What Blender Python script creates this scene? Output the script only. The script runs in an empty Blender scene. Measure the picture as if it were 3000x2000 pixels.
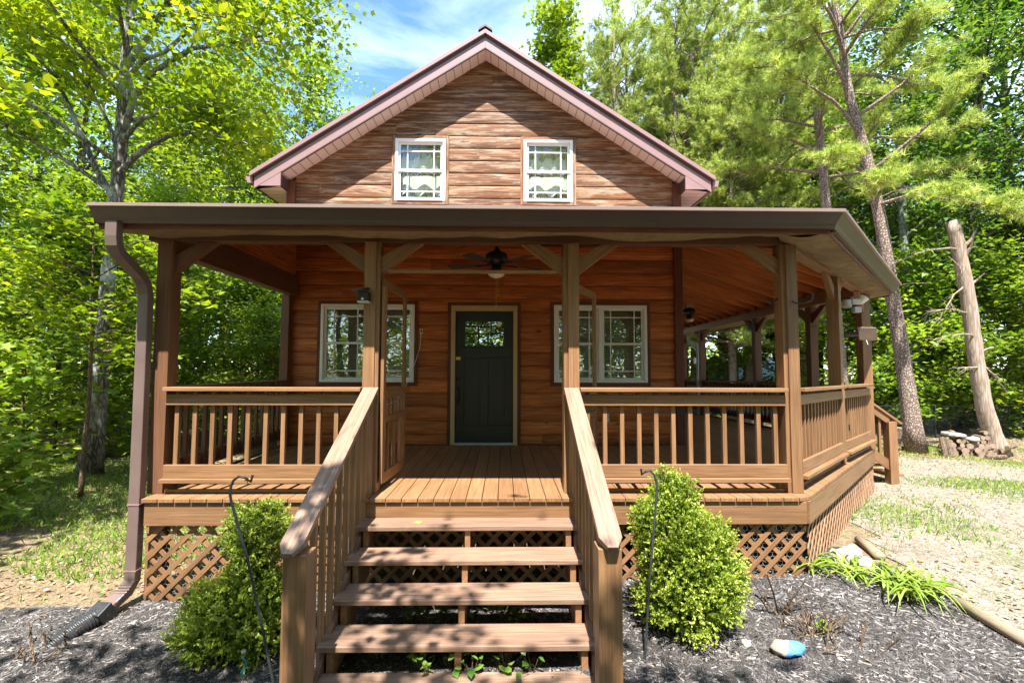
import bpy, math, random
import numpy as np
from mathutils import Vector, Matrix
R = math.radians
random.seed(7)
rng = np.random.default_rng(11)
S = bpy.context.scene
C = S.collection

# ---------------------------------------------------------------- camera, world, sun, exposure
cam_d = bpy.data.cameras.new('camera'); cam = bpy.data.objects.new('camera', cam_d); C.objects.link(cam)
cam_d.sensor_width = 36.0; cam_d.lens = 1386.28 / 3000 * 36; cam_d.clip_start = .05; cam_d.clip_end = 2000
yaw, pitch, roll = .0168, .0577, .0026
F0 = Vector((math.sin(yaw), math.cos(yaw), 0)); R0 = Vector((math.cos(yaw), -math.sin(yaw), 0)); U0 = Vector((0, 0, 1))
Fv = F0 * math.cos(pitch) + U0 * math.sin(pitch); Uv = U0 * math.cos(pitch) - F0 * math.sin(pitch)
Rv = R0 * math.cos(roll) + Uv * math.sin(roll); Uw = Uv * math.cos(roll) - R0 * math.sin(roll)
cam.matrix_world = Matrix(((Rv.x, Uw.x, -Fv.x, .303), (Rv.y, Uw.y, -Fv.y, -4.2894), (Rv.z, Uw.z, -Fv.z, 1.1509), (0, 0, 0, 1)))
S.camera = cam

SUN_EL = R(65); SUN_AZ = R(4)   # sun behind the viewer, a little to the left
w = bpy.data.worlds.new('World'); S.world = w; w.use_nodes = True
nt = w.node_tree; nt.nodes.clear()
def N(t, typ, **k):
    n = t.nodes.new(typ)
    for a, b in k.items(): setattr(n, a, b)
    return n
wo = N(nt, 'ShaderNodeOutputWorld'); bg = N(nt, 'ShaderNodeBackground')
sky = N(nt, 'ShaderNodeTexSky', sky_type='NISHITA', sun_disc=False, sun_elevation=SUN_EL, sun_rotation=R(180) + SUN_AZ, altitude=200, air_density=1.0, dust_density=.15, ozone_density=3.0)
tc = N(nt, 'ShaderNodeTexCoord'); mp = N(nt, 'ShaderNodeMapping'); mp.inputs['Scale'].default_value = (1.0, 1.6, 5.0); mp.inputs['Rotation'].default_value = (0, R(20), R(25))
nz = N(nt, 'ShaderNodeTexNoise'); nz.inputs['Scale'].default_value = 1.7; nz.inputs['Detail'].default_value = 7; nz.inputs['Roughness'].default_value = .55; nz.inputs['Distortion'].default_value = .6
cr = N(nt, 'ShaderNodeValToRGB'); cr.color_ramp.elements[0].position = .36; cr.color_ramp.elements[1].position = .74
mx = N(nt, 'ShaderNodeMix', data_type='RGBA'); mx.inputs['B'].default_value = (6.4, 7.4, 8.6, 1)
ml = N(nt, 'ShaderNodeMath', operation='MULTIPLY'); ml.inputs[1].default_value = .7
L = nt.links.new
L(tc.outputs['Generated'], mp.inputs['Vector']); L(mp.outputs['Vector'], nz.inputs['Vector']); L(nz.outputs['Fac'], cr.inputs['Fac']); L(cr.outputs['Color'], ml.inputs[0])
L(ml.outputs[0], mx.inputs['Factor']); hsv = N(nt, 'ShaderNodeHueSaturation'); hsv.inputs['Saturation'].default_value = 1.12; L(sky.outputs['Color'], hsv.inputs['Color']); L(hsv.outputs['Color'], mx.inputs['A']); L(mx.outputs['Result'], bg.inputs['Color']); L(bg.outputs['Background'], wo.inputs['Surface'])
bg.inputs['Strength'].default_value = .125
sl = bpy.data.lights.new('sun', 'SUN'); sl.energy = 5.0; sl.angle = R(.53); sl.color = (1, .965, .91)
so = bpy.data.objects.new('sun', sl); C.objects.link(so); so.location = (0, -20, 40)
so.rotation_euler = Vector((-math.sin(SUN_AZ) * math.cos(SUN_EL), -math.cos(SUN_AZ) * math.cos(SUN_EL), math.sin(SUN_EL))).to_track_quat('Z', 'Y').to_euler()
S.view_settings.view_transform = 'Standard'; S.view_settings.look = 'None'; S.view_settings.exposure = 1.8; S.view_settings.gamma = 1
S.cycles.max_bounces = 7; S.cycles.diffuse_bounces = 4; S.cycles.transmission_bounces = 4; S.cycles.transparent_max_bounces = 6; S.cycles.caustics_reflective = False; S.cycles.caustics_refractive = False
try: S.cycles.use_denoising = True
except Exception: pass

# ---------------------------------------------------------------- helpers
class MB:
    """collects boxes, bars and tubes; build() links them as ONE mesh object"""
    k = 0
    def __init__(s): s.v = []; s.f = []; s.uv = []
    def face(s, idx, uvs): s.f.append(idx); s.uv.extend(uvs)
    def hexa(s, P, g=0, dims=None):
        """P: 8 corners ordered (x-y-z binary: i = ix + 2*iy + 4*iz); g: grain axis"""
        MB.k += 1; b = len(s.v); s.v += [tuple(p) for p in P]
        P = [Vector(p) for p in P]
        d = [(P[1] - P[0]).length, (P[2] - P[0]).length, (P[4] - P[0]).length]
        o = (random.random() * 20, 10 * MB.k)
        for ax, quads in ((0, ((0, 4, 6, 2), (1, 3, 7, 5))), (1, ((0, 1, 5, 4), (2, 6, 7, 3))), (2, ((0, 2, 3, 1), (4, 5, 7, 6)))):
            ua = g if g != ax else (ax + 1) % 3; va = 3 - ax - ua
            for q in quads:
                s.face([b + i for i in q], [(o[0] + ((i >> ua) & 1) * d[ua] * (1 if g != ax else .15), o[1] + (((i >> va) & 1) - .5) * d[va] + ax * .37) for i in q])
    def box(s, x0, x1, y0, y1, z0, z1, g=None):
        if g is None: g = int(np.argmax([abs(x1 - x0), abs(y1 - y0), abs(z1 - z0)]))
        s.hexa([(x1 if i & 1 else x0, y1 if i & 2 else y0, z1 if i & 4 else z0) for i in range(8)], g); return s
    def bar(s, p0, p1, w, h, up=(0, 0, 1)):
        """beam from p0 to p1 (centre line), w sideways, h along up"""
        p0 = Vector(p0); p1 = Vector(p1); a = (p1 - p0).normalized(); sd = a.cross(Vector(up)).normalized(); u = sd.cross(a)
        s.hexa([(p1 if i & 1 else p0) + sd * (w / 2 if i & 2 else -w / 2) + u * (h / 2 if i & 4 else -h / 2) for i in range(8)], 0); return s
    def prism(s, poly, d):
        """poly: 3-D points, extruded by vector d"""
        MB.k += 1; b = len(s.v); n = len(poly); d = Vector(d); P = [Vector(p) for p in poly]
        s.v += [tuple(p) for p in P] + [tuple(p + d) for p in P]
        a = max(((P[(i + 1) % n] - P[i]) for i in range(n)), key=lambda q: q.length).normalized()
        nn = Vector((0, 0, 0))
        for i in range(n): nn += P[i].cross(P[(i + 1) % n])
        bb = a.cross(nn.normalized()) if nn.length > 0 else Vector((0, 0, 1)); o = (random.random() * 20, 10 * MB.k)
        U = lambda p, q=0: (o[0] + (p - P[0]).dot(a), o[1] + max(-4, min(4, (p - P[0]).dot(bb) + q)))
        s.face([b + i for i in range(n)][::-1], [U(P[i]) for i in range(n)][::-1])
        s.face([b + n + i for i in range(n)], [U(P[i], .3) for i in range(n)])
        for i in range(n):
            j = (i + 1) % n
            s.face([b + i, b + j, b + n + j, b + n + i], [U(P[i]), U(P[j]), U(P[j], d.length), U(P[i], d.length)])
        return s
    def tube(s, pts, rad, n=8, cap=True, flat=None):
        pts = [Vector(p) for p in pts]; m = len(pts); rad = rad if hasattr(rad, '__len__') else [rad] * m
        MB.k += 1; b = len(s.v); o = 10 * MB.k; ln = 0; ref = Vector((0, 0, 1)); pu = None
        for i, p in enumerate(pts):
            t = (pts[min(i + 1, m - 1)] - pts[max(i - 1, 0)]).normalized()
            if pu is None:
                q = Vector((1, 0, 0)) if abs(t.z) > .9 else ref; pu = (q - t * q.dot(t)).normalized()
            else: pu = (pu - t * pu.dot(t)).normalized()
            pv = t.cross(pu)
            for j in range(n):
                a = 2 * math.pi * j / n; ca, sa = math.cos(a), math.sin(a)
                if flat: ca, sa = (max(-1, min(1, ca * 1.41)) * flat[0], max(-1, min(1, sa * 1.41)) * flat[1])
                s.v.append(tuple(p + (pu * ca + pv * sa) * rad[i]))
        for i in range(m - 1):
            l = (pts[i + 1] - pts[i]).length; c = max(.02, rad[i]) * 6.28
            for j in range(n):
                k = (j + 1) % n
                s.face([b + i * n + j, b + i * n + k, b + (i + 1) * n + k, b + (i + 1) * n + j],
                       [(ln, o + c * j / n), (ln, o + c * (j + 1) / n), (ln + l, o + c * (j + 1) / n), (ln + l, o + c * j / n)])
            ln += l
        if cap:
            s.face([b + j for j in range(n)][::-1], [(0, o)] * n); s.face([b + (m - 1) * n + j for j in range(n)], [(0, o)] * n)
        return s
    def lathe(s, prof, c, n=20):
        """prof: (radius, z) from bottom to top, round axis z at c"""
        s.tube([(c[0], c[1], c[2] + z) for r, z in prof], [max(r, .0005) for r, z in prof], n)
        return s
    def strip(s, rows, uo=None):
        """rows: lists of points of equal length"""
        MB.k += 1; b = len(s.v); m = len(rows[0]); o = (random.random() * 20, 10 * MB.k)
        for r in rows: s.v += [tuple(p) for p in r]
        lv = 0
        for i in range(len(rows) - 1):
            dv = (Vector(rows[i + 1][0]) - Vector(rows[i][0])).length; lu = 0
            for j in range(m - 1):
                du = (Vector(rows[i][j + 1]) - Vector(rows[i][j])).length
                s.face([b + i * m + j, b + i * m + j + 1, b + (i + 1) * m + j + 1, b + (i + 1) * m + j],
                       [(o[0] + lu, o[1] + lv), (o[0] + lu + du, o[1] + lv), (o[0] + lu + du, o[1] + lv + dv), (o[0] + lu, o[1] + lv + dv)])
                lu += du
            lv += dv
        return s
    def build(s, name, mat, parent=None, smooth=False, bevel=0, **props):
        me = bpy.data.meshes.new(name); me.from_pydata(s.v, [], s.f)
        ul = me.uv_layers.new(name='UV'); ul.data.foreach_set('uv', [c for p in s.uv for c in p])
        me.materials.append(mat); me.update()
        if smooth:
            me.shade_smooth() if hasattr(me, 'shade_smooth') else None
        o = bpy.data.objects.new(name, me); C.objects.link(o)
        if bevel:
            bm = o.modifiers.new('edge', 'BEVEL'); bm.width = bevel; bm.segments = 2; bm.limit_method = 'ANGLE'; bm.angle_limit = R(40)
        if parent is not None:
            o.parent = parent
            if parent.parent is None: o.location = -Vector(parent.location)
        for k, v in props.items(): o[k] = v
        return o

def thing(name, label, cat, loc=(0, 0, 0), group=None, kind=None):
    o = bpy.data.objects.new(name, None); C.objects.link(o); o.location = loc; o.empty_display_size = .2
    return tag(o, label, cat, group, kind)
def tag(o, label=None, cat=None, group=None, kind=None):
    if label: o['label'] = label
    if cat: o['category'] = cat
    if group: o['group'] = group
    if kind: o['kind'] = kind
    return o
def copy_tree(o, parent=None):
    c = o.copy(); C.objects.link(c)
    if parent is not None: c.parent = parent
    for ch in list(o.children): copy_tree(ch, c)
    return c
def np_mesh(name, V, F, uv, mat, parent=None, smooth=False):
    """V (n,3), F (m,k), uv (m,2) one value per face"""
    V = np.asarray(V, np.float32); F = np.asarray(F, np.int32); m, k = F.shape
    me = bpy.data.meshes.new(name); me.vertices.add(len(V)); me.vertices.foreach_set('co', V.ravel())
    me.loops.add(m * k); me.loops.foreach_set('vertex_index', F.ravel())
    me.polygons.add(m); me.polygons.foreach_set('loop_start', np.arange(0, m * k, k, dtype=np.int32))
    try: me.polygons.foreach_set('loop_total', np.full(m, k, np.int32))
    except Exception: pass
    ul = me.uv_layers.new(name='UV'); ul.data.foreach_set('uv', np.repeat(np.asarray(uv, np.float32), k, axis=0).ravel())
    me.materials.append(mat); me.update(calc_edges=True); me.validate()
    if smooth: me.polygons.foreach_set('use_smooth', np.ones(m, bool))
    o = bpy.data.objects.new(name, me); C.objects.link(o)
    if parent is not None:
        o.parent = parent
    return o

# ---------------------------------------------------------------- materials
def new_mat(name):
    m = bpy.data.materials.new(name); m.use_nodes = True; t = m.node_tree
    return m, t, t.nodes['Principled BSDF'], t.nodes['Material Output']
def ramp(t, pts, interp='LINEAR'):
    n = N(t, 'ShaderNodeValToRGB'); e = n.color_ramp.elements; n.color_ramp.interpolation = interp
    while len(e) < len(pts): e.new(.5)
    for a, (p, c) in zip(e, pts): a.position = p; a.color = (*c, 1) if len(c) == 3 else c
    return n
def plain(name, col, rough=.5, metal=0, spec=.5, var=.12, nscale=9, bump=0):
    m, t, b, o = new_mat(name); l = t.links.new
    tc = N(t, 'ShaderNodeTexCoord'); nz = N(t, 'ShaderNodeTexNoise'); nz.inputs['Scale'].default_value = nscale; nz.inputs['Detail'].default_value = 6
    l(tc.outputs['Object'], nz.inputs['Vector'])
    r = ramp(t, [(.3, tuple(c * (1 - var) for c in col)), (.7, tuple(min(1, c * (1 + var)) for c in col))]); l(nz.outputs['Fac'], r.inputs['Fac']); l(r.outputs['Color'], b.inputs['Base Color'])
    b.inputs['Roughness'].default_value = rough; b.inputs['Metallic'].default_value = metal; b.inputs['Specular IOR Level'].default_value = spec
    if bump:
        bp = N(t, 'ShaderNodeBump'); bp.inputs['Strength'].default_value = bump; bp.inputs['Distance'].default_value = .02; n2 = N(t, 'ShaderNodeTexNoise'); n2.inputs['Scale'].default_value = nscale * 5; n2.inputs['Detail'].default_value = 5
        l(tc.outputs['Object'], n2.inputs['Vector']); l(n2.outputs['Fac'], bp.inputs['Height']); l(bp.outputs['Normal'], b.inputs['Normal'])
    return m
def wood(name, dark, light, tint=.25, rough=.6, grain=1.0, knots=0, kp=.62, weather=None, bump=.25, spec=.35, scratch=0):
    """boards: UV u along the board in metres, v across, v jumps by 10 per board"""
    m, t, b, o = new_mat(name); l = t.links.new
    uv = N(t, 'ShaderNodeUVMap'); uv.uv_map = 'UV'
    mp = N(t, 'ShaderNodeMapping'); mp.inputs['Scale'].default_value = (1.3, 40 * grain, 1); l(uv.outputs['UV'], mp.inputs['Vector'])
    nz = N(t, 'ShaderNodeTexNoise'); nz.inputs['Scale'].default_value = 1.6; nz.inputs['Detail'].default_value = 8; nz.inputs['Roughness'].default_value = .62; nz.inputs['Distortion'].default_value = .35; l(mp.outputs['Vector'], nz.inputs['Vector'])
    r = ramp(t, [(.36, dark), (.62, light)]); l(nz.outputs['Fac'], r.inputs['Fac'])
    sx = N(t, 'ShaderNodeSeparateXYZ'); l(uv.outputs['UV'], sx.inputs['Vector'])
    dv = N(t, 'ShaderNodeMath', operation='MULTIPLY_ADD'); dv.inputs[1].default_value = .1; dv.inputs[2].default_value = .5; l(sx.outputs['Y'], dv.inputs[0])
    fl = N(t, 'ShaderNodeMath', operation='FLOOR'); l(dv.outputs[0], fl.inputs[0])
    wn = N(t, 'ShaderNodeTexWhiteNoise', noise_dimensions='1D'); l(fl.outputs[0], wn.inputs['W'])
    mr = N(t, 'ShaderNodeMapRange'); mr.inputs['To Min'].default_value = 1 - tint; mr.inputs['To Max'].default_value = 1 + tint; l(wn.outputs['Value'], mr.inputs['Value'])
    hs = N(t, 'ShaderNodeHueSaturation'); l(r.outputs['Color'], hs.inputs['Color']); l(mr.outputs['Result'], hs.inputs['Value'])
    col = hs.outputs['Color']
    # large soft blotches of stain
    n3 = N(t, 'ShaderNodeTexNoise'); n3.inputs['Scale'].default_value = 1; n3.inputs['Detail'].default_value = 4
    mp3 = N(t, 'ShaderNodeMapping'); mp3.inputs['Scale'].default_value = (1.3, 5, 1); l(uv.outputs['UV'], mp3.inputs['Vector']); l(mp3.outputs['Vector'], n3.inputs['Vector'])
    r3 = ramp(t, [(.3, (.74, .74, .74)), (.65, (1.1, 1.1, 1.1))]); l(n3.outputs['Fac'], r3.inputs['Fac'])
    mm = N(t, 'ShaderNodeMix', data_type='RGBA', blend_type='MULTIPLY'); mm.inputs['Factor'].default_value = .8; l(col, mm.inputs['A']); l(r3.outputs['Color'], mm.inputs['B']); col = mm.outputs['Result']
    if weather:
        n4 = N(t, 'ShaderNodeTexNoise'); n4.inputs['Scale'].default_value = 1; n4.inputs['Detail'].default_value = 9; n4.inputs['Roughness'].default_value = .7
        mp4 = N(t, 'ShaderNodeMapping'); mp4.inputs['Scale'].default_value = (1.5, 11, 1); l(uv.outputs['UV'], mp4.inputs['Vector']); l(mp4.outputs['Vector'], n4.inputs['Vector'])
        for lo, hi, cc in weather:
            rr = ramp(t, [(lo, (0, 0, 0)), (hi, (1, 1, 1))]); l(n4.outputs['Fac'], rr.inputs['Fac'])
            mw = N(t, 'ShaderNodeMix', data_type='RGBA'); l(rr.outputs['Color'], mw.inputs['Factor']); l(col, mw.inputs['A']); mw.inputs['B'].default_value = (*cc, 1); col = mw.outputs['Result']
    if knots:
        vo = N(t, 'ShaderNodeTexVoronoi'); vo.inputs['Scale'].default_value = 1; mk = N(t, 'ShaderNodeMapping'); mk.inputs['Scale'].default_value = (1.9, 4.2, 1); l(uv.outputs['UV'], mk.inputs['Vector']); l(mk.outputs['Vector'], vo.inputs['Vector'])
        rk = ramp(t, [(.06, (1, 1, 1)), (.13, (0, 0, 0))]); l(vo.outputs['Distance'], rk.inputs['Fac'])
        wk = ramp(t, [(kp, (0, 0, 0)), (kp + .01, (1, 1, 1))], 'CONSTANT'); l(vo.outputs['Color'], wk.inputs['Fac'])
        mu = N(t, 'ShaderNodeMath', operation='MULTIPLY'); l(rk.outputs['Color'], mu.inputs[0]); l(wk.outputs['Color'], mu.inputs[1])
        m2 = N(t, 'ShaderNodeMath', operation='MULTIPLY'); m2.inputs[1].default_value = .85; l(mu.outputs[0], m2.inputs[0])
        kc = N(t, 'ShaderNodeMix', data_type='RGBA'); l(m2.outputs[0], kc.inputs['Factor']); l(col, kc.inputs['A']); kc.inputs['B'].default_value = (*[c * (.22 if knots == 1 else 1) for c in (dark if knots == 1 else knots)], 1); col = kc.outputs['Result']
    l(col, b.inputs['Base Color']); b.inputs['Roughness'].default_value = rough; b.inputs['Specular IOR Level'].default_value = spec
    bp = N(t, 'ShaderNodeBump'); bp.inputs['Strength'].default_value = bump; bp.inputs['Distance'].default_value = .006; l(nz.outputs['Fac'], bp.inputs['Height']); l(bp.outputs['Normal'], b.inputs['Normal'])
    return m
def leafmat(name, c0, c1, c2, trans=.4, gloss=.5, spec=.35):
    """uv.x picks the leaf's own colour"""
    m, t, b, o = new_mat(name); l = t.links.new
    uv = N(t, 'ShaderNodeUVMap'); uv.uv_map = 'UV'; sx = N(t, 'ShaderNodeSeparateXYZ'); l(uv.outputs['UV'], sx.inputs['Vector'])
    r = ramp(t, [(0, c0), (.55, c1), (1, c2)]); l(sx.outputs['X'], r.inputs['Fac'])
    oi = N(t, 'ShaderNodeObjectInfo'); mr = N(t, 'ShaderNodeMapRange'); mr.inputs['To Min'].default_value = .8; mr.inputs['To Max'].default_value = 1.2; l(oi.outputs['Random'], mr.inputs['Value'])
    hs = N(t, 'ShaderNodeHueSaturation'); l(r.outputs['Color'], hs.inputs['Color']); l(mr.outputs['Result'], hs.inputs['Value'])
    l(hs.outputs['Color'], b.inputs['Base Color']); b.inputs['Roughness'].default_value = gloss; b.inputs['Specular IOR Level'].default_value = spec
    tr = N(t, 'ShaderNodeBsdfTranslucent'); h2 = N(t, 'ShaderNodeHueSaturation'); h2.inputs['Value'].default_value = 1.7; h2.inputs['Saturation'].default_value = 1.05; h2.inputs['Hue'].default_value = .485
    l(hs.outputs['Color'], h2.inputs['Color']); l(h2.outputs['Color'], tr.inputs['Color'])
    ms = N(t, 'ShaderNodeMixShader'); ms.inputs['Fac'].default_value = trans; l(b.outputs['BSDF'], ms.inputs[1]); l(tr.outputs['BSDF'], ms.inputs[2]); l(ms.outputs['Shader'], o.inputs['Surface'])
    return m
def bark(name, dark, light, vs=(9, 9, 2.5), fur=.6, patch=None):
    m, t, b, o = new_mat(name); l = t.links.new
    tc = N(t, 'ShaderNodeTexCoord'); mp = N(t, 'ShaderNodeMapping'); mp.inputs['Scale'].default_value = vs; l(tc.outputs['Object'], mp.inputs['Vector'])
    vo = N(t, 'ShaderNodeTexVoronoi', feature='DISTANCE_TO_EDGE'); vo.inputs['Scale'].default_value = 1.6; nz = N(t, 'ShaderNodeTexNoise'); nz.inputs['Scale'].default_value = 3; nz.inputs['Detail'].default_value = 9; nz.inputs['Roughness'].default_value = .7
    l(mp.outputs['Vector'], nz.inputs['Vector']); ad = N(t, 'ShaderNodeMix', data_type='RGBA', blend_type='ADD'); ad.inputs['Factor'].default_value = .5; l(mp.outputs['Vector'], ad.inputs['A']); l(nz.outputs['Color'], ad.inputs['B']); l(ad.outputs['Result'], vo.inputs['Vector'])
    r1 = ramp(t, [(0, (0, 0, 0)), (.22, (1, 1, 1))]); l(vo.outputs['Distance'], r1.inputs['Fac'])
    mu = N(t, 'ShaderNodeMath', operation='MULTIPLY'); l(r1.outputs['Color'], mu.inputs[0]); l(nz.outputs['Fac'], mu.inputs[1])
    r = ramp(t, [(.05, dark), (.6, light)]); l(mu.outputs[0], r.inputs['Fac']); col = r.outputs['Color']
    if patch:
        n2 = N(t, 'ShaderNodeTexNoise'); n2.inputs['Scale'].default_value = 2.2; n2.inputs['Detail'].default_value = 6; l(tc.outputs['Object'], n2.inputs['Vector'])
        r2 = ramp(t, [(.5, (0, 0, 0)), (.68, (1, 1, 1))]); l(n2.outputs['Fac'], r2.inputs['Fac']); mx = N(t, 'ShaderNodeMix', data_type='RGBA'); l(r2.outputs['Color'], mx.inputs['Factor']); l(col, mx.inputs['A']); mx.inputs['B'].default_value = (*patch, 1); col = mx.outputs['Result']
    l(col, b.inputs['Base Color']); b.inputs['Roughness'].default_value = .9; b.inputs['Specular IOR Level'].default_value = .15
    bp = N(t, 'ShaderNodeBump'); bp.inputs['Strength'].default_value = fur; bp.inputs['Distance'].default_value = .03; l(mu.outputs[0], bp.inputs['Height']); l(bp.outputs['Normal'], b.inputs['Normal'])
    return m
def glassmat(name, tint=(.012, .016, .014), refl=.3, see=.55):
    m, t, b, o = new_mat(name); l = t.links.new; t.nodes.remove(b)
    tr = N(t, 'ShaderNodeBsdfTransparent'); tr.inputs['Color'].default_value = (see, see * 1.02, see, 1); gl = N(t, 'ShaderNodeBsdfGlossy'); gl.inputs['Roughness'].default_value = .0; gl.inputs['Color'].default_value = (.95, 1, .97, 1)
    lw = N(t, 'ShaderNodeLayerWeight'); pw = N(t, 'ShaderNodeMath', operation='POWER'); pw.inputs[1].default_value = 5; l(lw.outputs['Facing'], pw.inputs[0]); ma = N(t, 'ShaderNodeMath', operation='MULTIPLY_ADD'); ma.inputs[1].default_value = .9 - refl; ma.inputs[2].default_value = refl + .04; l(pw.outputs[0], ma.inputs[0])
    tcd = N(t, 'ShaderNodeTexCoord'); nz = N(t, 'ShaderNodeTexNoise'); nz.inputs['Scale'].default_value = 2.2; l(tcd.outputs['Object'], nz.inputs['Vector']); bp = N(t, 'ShaderNodeBump'); bp.inputs['Strength'].default_value = .03; bp.inputs['Distance'].default_value = .05; l(nz.outputs['Fac'], bp.inputs['Height']); l(bp.outputs['Normal'], gl.inputs['Normal'])
    ms = N(t, 'ShaderNodeMixShader'); l(ma.outputs[0], ms.inputs['Fac']); l(tr.outputs['BSDF'], ms.inputs[1]); l(gl.outputs['BSDF'], ms.inputs[2]); l(ms.outputs['Shader'], o.inputs['Surface'])
    return m

M = {}
M['stain'] = wood('brown_deck_stain', (.19, .094, .042), (.29, .155, .074), knots=1, kp=.86, tint=.12, rough=.5, bump=.3, spec=.4)
M['tread'] = wood('worn_tread_stain', (.17, .10, .065), (.29, .185, .128), tint=.1, rough=.45, bump=.3, spec=.45)
M['dark'] = wood('dark_brown_stain', (.115, .05, .024), (.17, .078, .038), tint=.12, rough=.6)
M['log'] = wood('orange_log_stain', (.25, .066, .016), (.58, .18, .045), tint=.26, rough=.55, grain=.7, knots=1, bump=.3)
M['logup'] = wood('weathered_log_stain', (.07, .027, .012), (.25, .105, .04), tint=.32, rough=.7, grain=.9, knots=(.42, .21, .07), kp=.7, weather=[(.48, .64, (.42, .30, .20)), (.60, .66, (.035, .026, .022))], bump=.5)
M['raft'] = wood('orange_rafter_stain', (.42, .125, .03), (.72, .25, .065), tint=.2, rough=.6, knots=1)
M['redtrim'] = wood('red_brown_trim', (.10, .03, .015), (.17, .055, .026), tint=.1, rough=.6)
M['vinyl'] = plain('white_vinyl', (.78, .79, .78), .35, var=.03)
M['soffit'] = None
M['fascia'] = plain('mauve_brown_metal', (.27, .165, .16), .42, 0, .5, .06, 3)
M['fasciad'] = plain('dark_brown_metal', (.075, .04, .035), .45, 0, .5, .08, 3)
M['gutter'] = plain('brown_gutter_shaded', (.085, .058, .048), .32, 0, .55, .07, 4)  # shade of the undercut face is put into this darker colour
M['spout'] = plain('mauve_downspout_metal', (.14, .095, .082), .35, 0, .5, .1, 4)
M['lip'] = plain('brown_gutter_sunlit', (.28, .205, .18), .35, 0, .55, .06, 4)  # same gutter metal, with the sun on its lip put into the colour
M['roof'] = plain('brown_roof_metal', (.2, .12, .105), .4, 0, .5, .08, 2)
M['door'] = plain('black_green_door', (.016, .021, .017), .38, 0, .5, .15, 5)
M['doortrim'] = plain('tan_door_trim', (.5, .36, .19), .5, var=.05)
M['brass'] = plain('brass', (.75, .5, .12), .3, .9)
M['black'] = plain('black_metal', (.014, .014, .015), .45, .3)
M['iron'] = plain('weathered_iron', (.05, .055, .055), .6, .4, var=.35, nscale=30)
M['bowl'] = plain('frosted_glass', (.8, .78, .72), .3)
M['glass'] = glassmat('window_glass', refl=.07, see=.88)
M['doorglass'] = glassmat('door_glass', refl=.33, see=.15)
M['upglass'] = glassmat('upper_window_glass', refl=.02, see=.95)
M['inside'] = plain('dark_interior', (.025, .026, .022), .9)
M['blind'] = plain('blind_slat', (.62, .63, .56), .6, var=.04)
M['lace'] = plain('cream_curtain', (.62, .62, .57), .85, var=.14, nscale=40)
M['mesh'] = plain('tan_mesh_fabric', (.24, .185, .11), .85, 0, .2, .2, 12, .3)
M['white'] = plain('white_plastic', (.8, .8, .78), .4, var=.03)
M['drain'] = plain('black_drain_plastic', (.03, .03, .031), .35, 0, .5, .3, 20)
M['wire'] = plain('galvanised_wire', (.42, .40, .36), .4, .6)
M['tan'] = plain('tan_block', (.45, .3, .15), .6)
M['blade'] = plain('fan_blade', (.06, .05, .045), .45)
M['panel'] = plain('brown_panel_back', (.22, .16, .13), .6)
M['teal'] = plain('teal_metal', (.03, .30, .33), .4, .3)
M['stone'] = plain('grey_stone', (.34, .32, .29), .9, var=.25, nscale=12, bump=.5)
M['whitestone'] = plain('white_stone', (.44, .42, .38), .9, var=.2, nscale=12, bump=.4)
M['edge'] = wood('grey_edging_log', (.17, .125, .08), (.32, .25, .17), tint=.1, rough=.85)
M['shedroof'] = plain('blue_grey_shed_metal', (.22, .30, .36), .35, .3, var=.06)
M['shedwall'] = plain('teal_shed_wall', (.10, .27, .33), .6, var=.08)
M['shedtrim'] = plain('pale_shed_trim', (.6, .6, .58), .5, var=.05)
M['orange'] = wood('orange_shed_wood', (.36, .13, .04), (.5, .2, .07))
M['bag'] = plain('black_fabric_scrap', (.03, .03, .033), .5)
M['cord'] = plain('white_cord', (.7, .7, .66), .6)
M['grey'] = plain('grey_plate', (.42, .43, .44), .5)

def soffit_mat():
    m, t, b, o = new_mat('vented_soffit_panel'); l = t.links.new
    uv = N(t, 'ShaderNodeUVMap'); uv.uv_map = 'UV'; sx = N(t, 'ShaderNodeSeparateXYZ'); l(uv.outputs['UV'], sx.inputs['Vector'])
    mo = N(t, 'ShaderNodeMath', operation='WRAP'); mo.inputs[1].default_value = 0; mo.inputs[2].default_value = .145; l(sx.outputs['X'], mo.inputs[0])
    lt = N(t, 'ShaderNodeMath', operation='LESS_THAN'); lt.inputs[1].default_value = .009; l(mo.outputs[0], lt.inputs[0])
    mx = N(t, 'ShaderNodeMix', data_type='RGBA'); mx.inputs['A'].default_value = (.72, .62, .55, 1); mx.inputs['B'].default_value = (.2, .15, .12, 1); l(lt.outputs[0], mx.inputs['Factor']); l(mx.outputs['Result'], b.inputs['Base Color'])
    b.inputs['Roughness'].default_value = .5
    bp = N(t, 'ShaderNodeBump'); bp.invert = True; bp.inputs['Distance'].default_value = .01; l(lt.outputs[0], bp.inputs['Height']); l(bp.outputs['Normal'], b.inputs['Normal'])
    return m
M['soffit'] = soffit_mat()

# ---------------------------------------------------------------- terrain
def lerp(a, b, t): return a + (b - a) * t
def gz(x, y):
    z = -.815 + .034 * max(-3.2, min(3.3, x))
    if y < 0: z += .10 * max(y, -3.5)
    if x > 6: z += -.004 * (x - 6)
    d = math.hypot(x, y - 5)
    if d > 22: z += .010 * (d - 22) * (1 if x < 0 else -.6)
    return z
def gzn(x, y):
    return gz(x, y) + .018 * math.sin(x * 3.1 + y * 1.7) * math.sin(y * 2.3 - x) + .012 * math.sin(x * 7.7) * math.sin(y * 6.1)

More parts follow.
